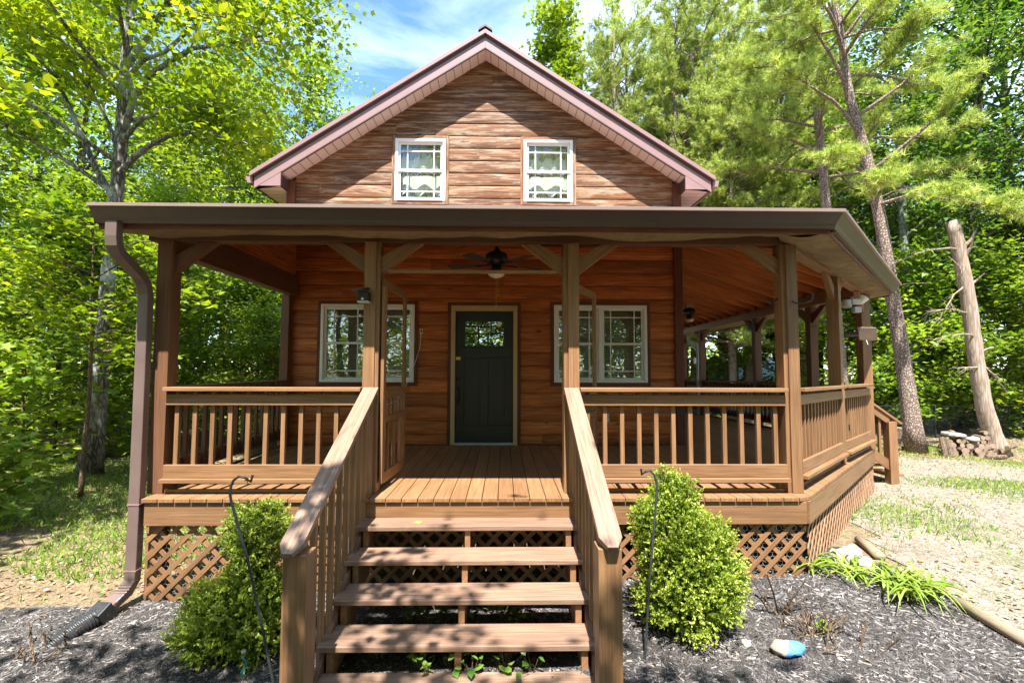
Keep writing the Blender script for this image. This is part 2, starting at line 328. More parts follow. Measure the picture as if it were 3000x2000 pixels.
def sheet(name, xs, ys, mat, dz=0, mask=None):
    V = []; idx = {}; F = []
    for j, y in enumerate(ys):
        for i, x in enumerate(xs): V.append((x, y, gzn(x, y) + dz))
    n = len(xs)
    for j in range(len(ys) - 1):
        for i in range(n - 1):
            if mask and not mask((xs[i] + xs[i + 1]) / 2, (ys[j] + ys[j + 1]) / 2): continue
            F.append((j * n + i, j * n + i + 1, (j + 1) * n + i + 1, (j + 1) * n + i))
    me = bpy.data.meshes.new(name); me.from_pydata(V, [], F); me.materials.append(mat); me.update(); me.shade_smooth()
    o = bpy.data.objects.new(name, me); C.objects.link(o); return o
def groundmat(name, cols, scales=(1.2, 9, 60), bump=.5, dist=.03):
    m, t, b, o = new_mat(name); l = t.links.new
    tc = N(t, 'ShaderNodeTexCoord'); prev = None
    n1 = N(t, 'ShaderNodeTexNoise'); n1.inputs['Scale'].default_value = scales[0]; n1.inputs['Detail'].default_value = 8; n1.inputs['Roughness'].default_value = .65; l(tc.outputs['Object'], n1.inputs['Vector'])
    n2 = N(t, 'ShaderNodeTexNoise'); n2.inputs['Scale'].default_value = scales[1]; n2.inputs['Detail'].default_value = 8; n2.inputs['Roughness'].default_value = .7; l(tc.outputs['Object'], n2.inputs['Vector'])
    vo = N(t, 'ShaderNodeTexVoronoi'); vo.inputs['Scale'].default_value = scales[2]; l(tc.outputs['Object'], vo.inputs['Vector'])
    r1 = ramp(t, cols[0]); l(n1.outputs['Fac'], r1.inputs['Fac']); r2 = ramp(t, cols[1]); l(n2.outputs['Fac'], r2.inputs['Fac'])
    mx = N(t, 'ShaderNodeMix', data_type='RGBA'); mx.inputs['Factor'].default_value = .5; l(r1.outputs['Color'], mx.inputs['A']); l(r2.outputs['Color'], mx.inputs['B'])
    hs = N(t, 'ShaderNodeMix', data_type='RGBA', blend_type='MULTIPLY'); hs.inputs['Factor'].default_value = .75; l(mx.outputs['Result'], hs.inputs['A']); r3 = ramp(t, [(0, (.35, .35, .35)), (1, (1.5, 1.5, 1.5))]); l(vo.outputs['Color'], r3.inputs['Fac']); l(r3.outputs['Color'], hs.inputs['B'])
    l(hs.outputs['Result'], b.inputs['Base Color']); b.inputs['Roughness'].default_value = .95; b.inputs['Specular IOR Level'].default_value = .1
    ad = N(t, 'ShaderNodeMath', operation='ADD'); l(n2.outputs['Fac'], ad.inputs[0]); l(vo.outputs['Distance'], ad.inputs[1])
    bp = N(t, 'ShaderNodeBump'); bp.inputs['Strength'].default_value = bump; bp.inputs['Distance'].default_value = dist; l(ad.outputs[0], bp.inputs['Height']); l(bp.outputs['Normal'], b.inputs['Normal'])
    return m
M['soil'] = groundmat('leafy_soil', [[(.3, (.10, .075, .045)), (.5, (.20, .15, .09)), (.7, (.09, .12, .03))], [(.3, (.08, .06, .04)), (.55, (.26, .19, .12)), (.75, (.13, .17, .05))]])
M['mulch'] = groundmat('dark_mulch', [[(.3, (.036, .033, .032)), (.7, (.125, .112, .104))], [(.3, (.024, .022, .022)), (.7, (.16, .142, .13))]], (2, 22, 90), .9)
M['gravel'] = groundmat('pale_gravel', [[(.3, (.17, .125, .08)), (.5, (.30, .25, .19)), (.66, (.12, .15, .04))], [(.35, (.15, .115, .08)), (.6, (.36, .32, .27))]], (1.0, 14, 70), .7)
ax = sorted(set([round(v, 2) for v in list(np.arange(-14, 16.01, .25)) + [-180, -120, -80, -55, -40, -30, -24, -19, -16, 18, 22, 28, 36, 46, 60, 90, 130, 180]]))
ay = sorted(set([round(v, 2) for v in list(np.arange(-6, 14.01, .25)) + [-150, -90, -60, -40, -28, -20, -15, -11, -8, 16, 19, 23, 28, 34, 42, 55, 75, 110, 180]]))
tag(sheet('ground', ax, ay, M['soil']), kind='structure')
def edge_y(x): return .12 + .1 * math.sin(x * 1.9) if x < -2.9 else .30
def in_mulch(x, y):
    if x < -2.9: return y < -.02 - .10 * (-2.9 - x) + .12 * math.sin(3 * x) and x > -6
    # right boundary: line of the edging logs
    xr = 3.96 + .1 * (-.4 - y) - .05 * math.sin(y * 3) if y < 0 else lerp(3.98, 3.75, min(1, y / .8))
    return x < xr and y < (.35 if x < 2.9 else .75) and y > -5.8
mx_ = list(np.round(np.arange(-6, 5.01, .1), 3)); my_ = list(np.round(np.arange(-5.8, 1.01, .1), 3))
tag(sheet('mulch_bed', mx_, my_, M['mulch'], .012, in_mulch), kind='structure')
def in_gravel(x, y):
    return not in_mulch(x, y) and x > 3.9 + .25 * math.sin(y * 1.7) + max(0, (y - .5) * .45) and y < 5.6 + .4 * math.sin(x) and x < 30
gx_ = list(np.round(np.arange(3.5, 30.01, .2), 3)); gy_ = list(np.round(np.arange(-6, 6.3, .2), 3))
tag(sheet('gravel_drive', gx_, gy_, M['gravel'], .008, in_gravel), kind='structure')

# ---------------------------------------------------------------- the cabin
D = 2.991; HW = 3.07; YB = 11.6
cabin = thing('log_cabin', 'rustic brown log cabin with wraparound porch and mauve metal gable roof', 'cabin', (0, 7, -.8))
SL = .649; ZA = 6.053                    # gable slope and siding apex
def zroof(ax_): return ZA - SL * ax_

def prof(t, up=False):
    return (.013 if up else .021) * math.sin(math.pi * min(1, max(0, t))) ** (.32 if up else .5) - .006 * t - (.016 if t < .03 else 0)      # rounded log face, t 0 at bottom
def siding(mb, x0, x1, courses, holes, y=D, gable=False, sgn=-1, axis='x', zmax=None):
    """courses of log siding; holes are (x0,x1,z0,z1)"""
    for (z0, z1) in courses:
        cuts = [x0, x1]
        zz = [z0 + (z1 - z0) * k / 7 for k in range(8)] + [z0 + (z1 - z0) * .031]
        marks = sorted(set([z0, z1] + [h for H in holes for h in H[2:] if z0 < h < z1]))
        brk = [b for b in (random.uniform(x0, x1), random.uniform(x0, x1)) ] if random.random() < .75 else []
        for a, b in zip(marks[:-1], marks[1:]):
            segs = [(x0, x1)]
            for H in holes:
                if H[2] < (a + b) / 2 < H[3]:
                    ns = []
                    for s0, s1 in segs:
                        if H[0] > s0: ns.append((s0, min(s1, H[0])))
                        if H[1] < s1: ns.append((max(s0, H[1]), s1))
                    segs = [q for q in ns if q[1] - q[0] > .01]
            for s0, s1 in segs:
                cs = [s0] + sorted(b_ for b_ in brk if s0 + .25 < b_ < s1 - .25) + [s1]
                for c0, c1 in zip(cs[:-1], cs[1:]):
                    rows = []
                    for z in sorted(set([a, b] + [q for q in zz if a < q < b])):
                        t = (z - z0) / (z1 - z0); o = prof(t, gable); lo, hi = c0 + .001, c1 - .001
                        if gable:
                            lim = max(.0, (ZA + .02 - z) / SL); lo = max(lo, -lim); hi = min(hi, lim)
                            if lo >= hi: lo = hi = max(-lim, min(lim, (c0 + c1) / 2))
                        if axis == 'x': rows.append([(lo, y + sgn * o, z), (hi, y + sgn * o, z)])
                        else: rows.append([(y + sgn * o, lo, z), (y + sgn * o, hi, z)])
                    if len(rows) > 1 and abs(rows[0][1][0] - rows[0][0][0]) + abs(rows[0][1][1] - rows[0][0][1]) > .02: mb.strip(rows)
WL = (-2.4965, -1.0695, .9445, 2.1341); WR = (1.0711, 2.5084, .9445, 2.1341)
UL = (-1.4096, -.6214, 3.7526, 4.7464); UR = (.6017, 1.3745, 3.7526, 4.7464)
DR = (-.51, .51, 0, 2.122)
zc = [2.237 - .2087 * k for k in range(12)]; zc = [z for z in zc if z > -.05]; low = sorted(zc + [2.237 + .2045 * k for k in range(1, 7)])
lowc = [(max(0, a), b) for a, b in zip(low[:-1], low[1:])]; lowc = [(.0, lowc[0][0])] + lowc if lowc[0][0] > .02 else lowc
upz = [low[-1]] + [4.814 - .2 * k for k in range(6, -1, -1) if 4.814 - .2 * k > low[-1] + .1] + [4.814 + .2008 * k for k in range(1, 7)]
upc = list(zip(upz[:-1], upz[1:])) + [(upz[-1], ZA + .01)]
b1 = MB(); siding(b1, -2.95, 2.95, [c for c in lowc], [WL, WR, DR]); b1.build('wall_siding', M['log'], cabin)
b1 = MB(); siding(b1, -2.95, 2.95, upc, [UL, UR], gable=True); b1.build('gable_siding', M['logup'], cabin)
sw = MB(); side_c = [(z0, z0 + .205) for z0 in np.arange(0, 3.8, .205)]
siding(sw, D + .08, YB, side_c, [], y=HW - .04, sgn=1, axis='y'); sw.build('side_wall_siding', M['log'], cabin); sw = MB(); siding(sw, D + .08, YB, side_c, [], y=-HW + .04, sgn=-1, axis='y'); sw.build('side_wall_siding', M['log'], cabin)
bw = MB()   # the wall's solid core behind the boards, with real openings
def core(mb, holes, z0, z1, x0, x1, y0, y1):
    xs = sorted(set([x0, x1] + [h for H in holes for h in H[:2]])); zs = sorted(set([z0, z1] + [h for H in holes for h in H[2:] if z0 < h < z1]))
    for a, b in zip(zs[:-1], zs[1:]):
        run = None
        for c, d in zip(xs[:-1], xs[1:]):
            hole = any(H[0] < (c + d) / 2 < H[1] and H[2] < (a + b) / 2 < H[3] for H in holes)
            if hole:
                if run: mb.box(run[0], run[1], y0, y1, a, b)
                run = None
            else: run = (run[0], d) if run else (c, d)
        if run: mb.box(run[0], run[1], y0, y1, a, b)
core(bw, [WL, WR, DR], -.2, 3.6, -HW + .07, HW - .07, D + .012, D + .10)
core(bw, [UL, UR], 3.6, 4.75, -2.0, 2.0, D + .012, D + .10)
bw.prism([(-2.0, D + .012, 4.75), (2.0, D + .012, 4.75), (0, D + .012, 6.02)], (0, .09, 0))
bw.prism([(-2.0, D + .012, 3.6), (-2.0, D + .012, 4.72), (-2.98, D + .012, 4.08), (-2.98, D + .012, 3.6)], (0, .09, 0)); bw.prism([(2.0, D + .012, 3.6), (2.98, D + .012, 3.6), (2.98, D + .012, 4.08), (2.0, D + .012, 4.72)], (0, .09, 0))
bw.box(-HW + .08, -HW + .16, D + .1, YB, -.2, 4.0); bw.box(HW - .16, HW - .08, D + .1, YB, -.2, 4.0)
bw.prism([(-HW + .05, YB, -.2), (HW - .05, YB, -.2), (HW - .05, YB, 4.0), (0, YB, 6.0), (-HW + .05, YB, 4.0)], (0, .1, 0))
bw.box(-HW + .1, HW - .1, D + .1, YB, 2.75, 2.85); bw.box(-HW + .1, HW - .1, D + .1, YB, -.12, -.02)
bw.build('wall_core', M['inside'], cabin)
for x0 in (-HW, HW - .13):
    MB().box(x0, x0 + .13, D - .055, D + .02, -.02, 4.06).build('corner_board', M['redtrim'], cabin, bevel=.004)

# main roof
ov = .317; YF = D - ov; XE = 3.43
rf = MB()
for s in (-1, 1):
    top = 6.30
    rf.prism([(0, YF - .03, top), (s * (XE + .06), YF - .03, top - SL * (XE + .06)), (s * (XE + .06), YF - .03, top - .035 - SL * (XE + .06)), (0, YF - .03, top - .035)], (0, YB - YF + .35, 0))
    n = 28
    for k in range(n):                       # standing ribs
        y = YF + .02 + k * (YB - YF + .25) / n
        rf.bar((s * .08, y, top + .012 - SL * .08), (s * (XE + .05), y, top + .012 - SL * (XE + .05)), .03, .02)
rf_o = rf.build('roof', M['roof'], cabin)
fa = MB(); fd = MB(); fg = MB()
for s in (-1, 1):
    def zz(x, h): return h - SL * x
    fa.prism([(0, YF, 6.212), (s * XE, YF, zz(XE, 6.212)), (s * XE, YF, zz(XE, 6.05)), (0, YF, 6.05)][::s], (0, .03, 0))            # main board
    fg.prism([(0, YF - .045, 6.315), (s * (XE + .05), YF - .045, zz(XE + .05, 6.315)), (s * (XE + .05), YF - .045, zz(XE + .05, 6.247)), (0, YF - .045, 6.247)][::s], (0, .045, 0))   # rake trim of the metal roof
    fd.prism([(0, YF - .012, 6.247), (s * XE, YF - .012, zz(XE, 6.247)), (s * XE, YF - .012, zz(XE, 6.212)), (0, YF - .012, 6.212)][::s], (0, .03, 0))  # shadow line below the rake trim, made as a dark strip
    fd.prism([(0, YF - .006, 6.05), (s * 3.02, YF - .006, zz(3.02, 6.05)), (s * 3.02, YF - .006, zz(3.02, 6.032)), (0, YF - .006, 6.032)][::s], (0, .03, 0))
    # boxed eave return
    fa.prism([(s * 3.04, YF + .002, 3.863), (s * XE, YF + .002, 3.863), (s * XE, YF + .002, zz(XE, 6.05)), (s * 3.04, YF + .002, zz(3.04, 6.05))][::s], (0, .028, 0))
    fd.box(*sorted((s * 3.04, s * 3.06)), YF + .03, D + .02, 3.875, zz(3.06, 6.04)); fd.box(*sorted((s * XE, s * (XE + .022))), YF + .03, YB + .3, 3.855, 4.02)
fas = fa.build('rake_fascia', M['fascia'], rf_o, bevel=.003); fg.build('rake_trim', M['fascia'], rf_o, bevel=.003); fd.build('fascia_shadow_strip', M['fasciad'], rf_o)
sf = MB()
for s in (-1, 1):
    rows = [[(0, YF + .03, 6.052), (s * 3.07, YF + .03, 6.052 - SL * 3.07)], [(0, D + .02, 6.052), (s * 3.07, D + .02, 6.052 - SL * 3.07)]]
    sf.strip(rows)
    sf.strip([[(s * 3.06, YF + .03, 3.868), (s * 3.06, YB, 3.868)], [(s * XE, YF + .03, 3.868), (s * XE, YB, 3.868)]])
sf.build('soffit', M['soffit'], rf_o)
rc = MB()
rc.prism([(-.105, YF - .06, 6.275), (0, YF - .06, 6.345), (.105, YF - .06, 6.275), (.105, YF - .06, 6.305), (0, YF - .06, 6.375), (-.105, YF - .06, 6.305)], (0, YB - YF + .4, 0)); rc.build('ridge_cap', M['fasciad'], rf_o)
for s in (-1, 1):
    eg = MB(); eg.prism([(s * (XE + .025), YF + .0, 3.90), (s * (XE + .10), YF, 3.91), (s * (XE + .125), YF, 4.0), (s * (XE + .025), YF, 4.0)][::s], (0, YB - YF, 0)); eg.build('eave_gutter', M['fascia'], rf_o)

# windows
def window(W, double, pane_mat, back):
    x0, x1, z0, z1 = W; y = D
    fr = MB(); wx = .045
    root = None
    fr.box(x0, x0 + wx, y - .045, y + .05, z0, z1); fr.box(x1 - wx, x1, y - .045, y + .05, z0, z1)
    fr.box(x0 + wx, x1 - wx, y - .045, y + .05, z1 - wx, z1); fr.box(x0 + wx, x1 - wx, y - .055, y + .05, z0, z0 + .035)
    units = [(x0 + wx, x1 - wx)]
    if double:
        xm = (x0 + x1) / 2; fr.box(xm - .026, xm + .026, y - .04, y + .05, z0 + .035, z1 - wx); units = [(x0 + wx, xm - .026), (xm + .026, x1 - wx)]
    f = fr.build('window', M['vinyl'], cabin, bevel=.004)
    zm = (z0 + z1) / 2 - .01
    for a, b in units:
        s = MB(); t = .036
        for (c, d, yy) in ((zm - .01, z1 - wx, y - .012), (z0 + .035, zm + .03, y + .008)):
            s.box(a, a + t, yy, yy + .03, c, d); s.box(b - t, b, yy, yy + .03, c, d); s.box(a + t, b - t, yy, yy + .03, d - t, d); s.box(a + t, b - t, yy, yy + .03, c, c + t)
        s.build('sash', M['vinyl'], f, bevel=.002)
        g = MB()
        for (c, d, yy, zh) in ((zm + .026, z1 - wx - t, y + .008, z1 - wx - t - .105), (z0 + .035 + t, zm - .006, y + .028, z0 + .035 + t + .10)):
            for xx in (a + t + .105, b - t - .105): g.box(xx - .009, xx + .009, yy, yy + .004, c, d)
            g.box(a + t, b - t, yy - .001, yy + .003, zh - .009, zh + .009)
        g.build('grille', M['vinyl'], f)
        p = MB(); p.box(a + t - .004, b - t + .004, y + .0155, y + .0185, zm + .02, z1 - wx - t + .004); p.build('pane', pane_mat, f)
        p = MB(); p.box(a + t - .004, b - t + .004, y + .0335, y + .0365, z0 + .035 + t - .004, zm); p.build('pane', pane_mat, f)
        if back == 'blind':
            bl = MB()
            zq = z0 + .06
            while zq < z1 - .06:
                bl.bar((a + .02, y + .115, zq), (b - .02, y + .115, zq), .030, .0025, up=(0, -.75, .66)); zq += .033
            bl.build('blind', M['blind'], f)
        else:
            cu = MB(); nn = 70
            for (zt, zb_, at_, ab, yy, per, pl) in ((z1 - .24, zm + .05, .035, .03, .13, .19, .02), (z1 - .05, zm + .0, 0, .012, .20, .06, .012), (zm - .02, z0 + .19, 0, .05, .14, .30, .016), (zm - .02, z0 + .03, 0, .0, .21, .05, .010)):
                rows = []
                for q in range(6):
                    row = []
                    for i in range(nn + 1):
                        xx = a + .02 + (b - a - .04) * i / nn; ph = xx * 2 * math.pi / per
                        row.append((xx, y + yy + pl * math.sin(ph) * (.4 + q / 5), lerp(zt + at_ * math.sin(ph) + at_ * .5 * math.sin(ph * .37), zb_ + ab * math.cos(ph), q / 5)))
                    rows.append(row)
                cu.strip(rows)
            cu.build('curtain', M['lace'], f, smooth=True)
    bx = MB()
    dp = .75
    bx.strip([[(x0, y + .1, z0), (x0, y + dp, z0), (x1, y + dp, z0), (x1, y + .1, z0)], [(x0, y + .1, z1), (x0, y + dp, z1), (x1, y + dp, z1), (x1, y + .1, z1)]])
    bx.strip([[(x0, y + .1, z0), (x1, y + .1, z0)], [(x0, y + dp, z0), (x1, y + dp, z0)]]); bx.strip([[(x0, y + .1, z1), (x1, y + .1, z1)], [(x0, y + dp, z1), (x1, y + dp, z1)]])
    bx.build('room', M['inside'], f)
    cs = MB(); e = .05
    cs.box(x0 - e, x0 - .002, y - .038, y + .012, z0 - .055, z1 + e); cs.box(x1 + .002, x1 + e, y - .038, y + .012, z0 - .055, z1 + e)
    cs.box(x0 - .002, x1 + .002, y - .037, y + .012, z1 + .002, z1 + e); cs.box(x0 - .002, x1 + .002, y - .042, y + .012, z0 - .055, z0 - .002)
    cs.build('casing', M['redtrim'] if double else M['logup'], f, bevel=.003)
window(WL, True, M['glass'], 'blind'); window(WR, True, M['glass'], 'blind')
window(UL, False, M['upglass'], 'curtain'); window(UR, False, M['upglass'], 'curtain')

# front door
dt = MB(); dt.box(-.508, -.445, D - .05, D + .08, .0, 2.12); dt.box(.445, .508, D - .05, D + .08, 0, 2.12); dt.box(-.445, .445, D - .05, D + .08, 2.035, 2.12)
dtr = dt.build('door_trim', M['doortrim'], cabin, bevel=.006)
MB().box(-.56, -.509, D - .037, D + .01, 0, 2.17).box(.509, .56, D - .037, D + .01, 0, 2.17).box(-.509, .509, D - .036, D + .01, 2.121, 2.17).build('door_casing', M['redtrim'], dtr, bevel=.003)
MB().box(-.445, .445, D - .06, D + .06, .001, .03).build('threshold', M['grey'], dtr, bevel=.004)
dd = MB(); y0, y1 = D + .02, D + .065
xs_ = [-.295, -.105, -.09, .09, .105, .295]
def slab(mb, holes): core(mb, holes, .035, 2.03, -.443, .443, y0, y1)
lites = [(-.294, -.108), (-.093, .093), (.108, .294)]
holes = [(a, b, c, d) for a, b in lites for c, d in ((1.5, 1.682), (1.697, 1.88))]
slab(dd, holes + [(-.312, -.062, .292, 1.32), (.062, .312, .292, 1.32)])
for a, b in ((-.312, -.062), (.062, .312)): dd.box(a, b, y0 + .016, y1, .292, 1.32)
dd.box(-.33, .33, y0 - .012, y0, 1.45, 1.485)
do = dd.build('front_door', M['door'], cabin, bevel=.004)
MB().box(-.295, .295, y0 + .02, y0 + .026, 1.5, 1.88).build('pane', M['doorglass'], do); MB().box(-.295, .295, y0 + .03, y0 + .04, 1.5, 1.88).build('pane_backing', M['inside'], do)
MB().box(.2, .262, y0 + .014, y0 + .019, 1.80, 1.865).build('sticker', M['white'], do)
hd = MB(); hd.box(-.415, -.37, y0 - .012, y0, .60, .90); hd.tube([(-.392, y0 - .01, .84), (-.392, y0 - .06, .82), (-.392, y0 - .065, .72), (-.392, y0 - .01, .65)], .011, 8); hd.lathe([(.028, -.03), (.028, .03)], (-.392, y0 - .014, 1.0), 14)
hd.build('handle', M['black'], do, smooth=False)
MB().box(-.44, -.365, y0 - .012, y0, 1.285, 1.335).build('latch', M['brass'], do, bevel=.003)

# ---------------------------------------------------------------- porch
SLP = .333; YE = -.375; ZE = 2.5; XL = -3.16; XC = 3.20; XS = 6.42; YS = 2.845; YPB = 10.6; XD = 6.03
def tilt(x, y): return -.014 * max(0, y) * max(0, min(1, (x - 3) / 2))
ZW = ZE + SLP * (D - YE)
pr = MB()
def roofsheet(mb, pts, th=.03): mb.prism([Vector(p) + Vector((0, 0, 0)) for p in pts], (0, 0, -th))
RB = .088; XC2, YC2, XS2, YS2 = XC + .3827 / .9239 * -RB, YE + RB, XS - RB, YS + .3827 / .9239 * RB
roofsheet(pr, [(XL + .004, YC2, ZE + .018), (XC2, YC2, ZE + .018), (HW, D, ZW), (XL + .004, D, ZW)])
roofsheet(pr, [(XC2 + .002, YC2, ZE + .018), (XS2, YS2, ZE - .022), (HW + .002, D, ZW)])
roofsheet(pr, [(XS2, YS2 + .002, ZE - .022), (XS2, YPB, ZE - .112), (HW, YPB, ZW - .1), (HW, D + .002, ZW)])
for k in range(30):
    x = XL + .06 + k * .229
    if x < XC: pr.prism([(x - .03, YC2, ZE + .018), (x - .014, YC2, ZE + .046), (x + .014, YC2, ZE + .046), (x + .03, YC2, ZE + .018)], (0, D - YC2 - .02, ZW - ZE - .022))
pro = pr.build('porch_roof', M['roof'], cabin)
# gutter: K-profile swept along front, chamfer, side
gp = [(.012, .012), (.012, -.010), (.038, -.05), (.066, -.092), (.070, -.105), (.082, -.128), (.118, -.128), (.118, 0.0), (.09, .0), (.09, -.11)]
path = [(XL, YE, ZE), (XC, YE, ZE), (XS, YS, ZE - .04), (XS, YPB, ZE - .13)]
nrm = [(0, 1), None, None, (-1, 0)]
segn = [(0, 1), (-.7071, .7071), (-1, 0)]
def miter(a, b): 
    k = 1 + a[0] * b[0] + a[1] * b[1]; return ((a[0] + b[0]) / k, (a[1] + b[1]) / k)
nrm[1] = miter(segn[0], segn[1]); nrm[2] = miter(segn[1], segn[2])
def sweep(mb, profile):
    rows = []
    for (o, h) in profile: rows.append([(p[0] + n[0] * o, p[1] + n[1] * o, p[2] + h) for p, n in zip(path, nrm)])
    mb.strip(rows); return mb
g_o = sweep(MB(), gp).prism([(XL, YE + o, ZE + h) for o, h in ((0, .012), (.012, -.012), (.062, -.072), (.074, -.128), (.118, -.128), (.118, 0.0))], (.004, 0, 0)).build('gutter', M['gutter'], cabin)
sweep(MB(), [(.016, -.008), (-.010, -.008), (-.012, .016), (-.004, .02), (.014, .02)]).build('gutter_lip', M['lip'], g_o)
sweep(MB(), [(.121, .01), (.121, -.165), (.135, -.165), (.135, .01)]).build('gutter_board', M['redtrim'], cabin)
# sagging mesh under the eave
def eave_mesh(mb, pa, pb, n, inner, zin, sag=.02, z0=None, wr=.010):
    pa, pb = Vector(pa), Vector(pb); rows = []
    Ld = (pb - pa).length; m = max(8, int(Ld / .06))
    for q in range(7):
        f = q / 6; row = []
        for i in range(m + 1):
            s = i / m; p = pa.lerp(pb, s); u = s * Ld
            wv = (.5 + .5 * math.sin(u * 4.1 + 1.3 * math.sin(u * 1.7))) * sag + wr * math.sin(u * 12 + f * 4 + 1.5 * math.sin(u * 2.2)) * (1 - .5 * f)
            row.append((p.x + n[0] * inner * f, p.y + n[1] * inner * f, p.z - .15 + f * (zin + .15 - (p.z - pa.z) * 0) - wv * math.sin(math.pi * min(1, f * .75)) * 1.2 - .018 * math.sin(u * 2.9) * f))
        rows.append(row)
    mb.strip(rows)
me_ = MB()
eave_mesh(me_, (XL + .03, YE + .13, ZE), (XC + .05, YE + .13, ZE), (0, 1), .42, -.085, .03)
cp0 = (XC + nrm[1][0] * .13, YE + nrm[1][1] * .13, ZE); cp1 = (XS + nrm[2][0] * .13, YS + nrm[2][1] * .13, ZE - .04)
eave_mesh(me_, cp0, cp1, (-.7071, .7071), .42, -.06, .05, wr=.026)
eave_mesh(me_, (XS - .13, YS, ZE - .04), (XS - .13, YPB, ZE - .13), (-1, 0), .40, -.07, .03)
me_.build('eave_mesh', M['mesh'], cabin, smooth=True)

# beams
PY = .17   # outer face of posts
bm_ = MB(); bm_.box(-3.06, 3.08, PY + .005, PY + .135, 2.352, 2.60); bm_.build('front_beam', M['dark'], cabin, bevel=.004)
pc0 = Vector((3.03, .27, 0)); pc1 = Vector((5.86, 2.92, 0)); cdir = (pc1 - pc0).normalized(); cn = Vector((cdir.y, -cdir.x, 0))
bc = MB(); bc.bar((pc0.x, pc0.y, 2.475), (pc1.x, pc1.y, 2.44), .125, .24); bc.build('corner_beam', M['stain'], cabin, bevel=.004)
MB().bar((5.86, 2.92, 2.43), (5.86, 10.3, 2.34), .125, .24).build('side_beam', M['stain'], cabin, bevel=.004)
MB().box(-2.97, -2.84, PY + .14, D - .03, 2.25, 2.55).build('end_beam', M['dark'], cabin, bevel=.004)
gb = MB()   # boarded left end of the porch roof
for k in range(6):
    za, zb = 2.552 + k * .19, 2.552 + (k + 1) * .19 - .004
    ya = max(PY + .14, YE + (za - ZE + .06) / SLP); yb_ = max(PY + .14, YE + (zb - ZE + .06) / SLP)
    if ya < D - .06: gb.prism([(-2.93, ya, za), (-2.93, D - .03, za), (-2.93, D - .03, zb), (-2.93, min(yb_, D - .03), zb)], (.03, 0, 0))
gb.build('end_boards', M['log'], cabin)
ra = MB()   # rafters
for k in range(10):
    x = -2.55 + k * .6
    if x < 3.0: ra.prism([(x - .02, PY, 2.605), (x - .02, D - .04, ZW - .20), (x - .02, D - .04, ZW - .04), (x - .02, PY - .3, ZE - .02), (x - .02, PY - .3, 2.47)], (.04, 0, 0))
for k in range(18):
    y = 3.05 + k * .41; dz = tilt(6, y)
    ra.prism([(HW - .02, y, 3.34), (5.95, y, 2.46 + dz), (6.2, y, 2.44 + dz), (6.2, y, 2.50 + dz), (HW - .02, y, 3.50)], (0, .04, 0))
for k in range(1, 9):                      # fan of jack rafters over the corner
    f = k / 9; e = pc0.lerp(pc1, f); q = Vector((HW, D, 3.38)); ra.bar((q.x, q.y - .02, 3.42), (e.x, e.y, 2.62), .04, .16)
ra.build('rafter', M['raft'], cabin, kind='stuff')
ce = MB(); ce.strip([[(XL + .25, .2, ZE + SLP * .575 - .045), (HW, .2, ZE + SLP * .575 - .045)], [(XL + .25, D, ZW - .045), (HW, D, ZW - .045)]])
ce.strip([[(6.0, 3.0, ZE + .02), (6.0, 10.5, ZE - .09)], [(HW, 3.0, ZW - .06), (HW, 10.5, ZW - .13)]])
ce.build('porch_ceiling', M['raft'], cabin)
MB().box(HW - .03, HW + .02, D + .05, 10.5, 3.28, 3.5).build('ledger_board', M['raft'], cabin)

# deck
SB = .1429
dk = MB(); k = 0; x = -2.89
def chamf(x): return max(0.0, x - 3.05)
while x < XD - .01:
    xa, xb = x + .003, min(x + SB - .003, XD); xe = XD
    yend = D - .03 if xb < HW else 10.4
    if not (xb > XD - .001 and False):
        ya, yb_ = chamf(xa), chamf(xb)
        if xa < HW: yend = D - .03 if xb <= HW + .02 else D - .03
        ca = tilt(xa, 6) / 6; 
        P = []
        for i in range(8):
            X = xb if i & 1 else xa; Y = yend if i & 2 else chamf(X); Z = (0 if i & 4 else -.034) + tilt(X, Y); P.append((X, Y, Z))
        dk.hexa(P, 1)
    x += SB
dk.build('deck', M['stain'], cabin, bevel=.003)
jo = MB(); jo.box(-2.87, 3.045, .02, .06, -.24, -.038); jo.build('rim_joist', M['stain'], cabin, bevel=.004)
jc = MB(); jc.bar((3.058, .035, -.139), (XD - .035, 2.985, -.176), .04, .202); jc.box(XD - .06, XD - .02, 3.0, 10.4, -.33, -.12); jc.build('rim_joist', M['stain'], cabin, bevel=.004)
MB().box(-2.87, -2.83, .07, D, -.24, -.038).build('rim_joist', M['dark'], cabin)
un = MB()
for xq in np.arange(-2.4, 3.0, .41): un.box(xq - .02, xq + .02, .06, D, -.23, -.038)
for xq in np.arange(3.4, 6.0, .41): un.box(xq - .02, xq + .02, max(.1, xq - 3.0 + .05), 10.3, -.36, -.19)
un.build('floor_joist', M['dark'], cabin, kind='stuff')

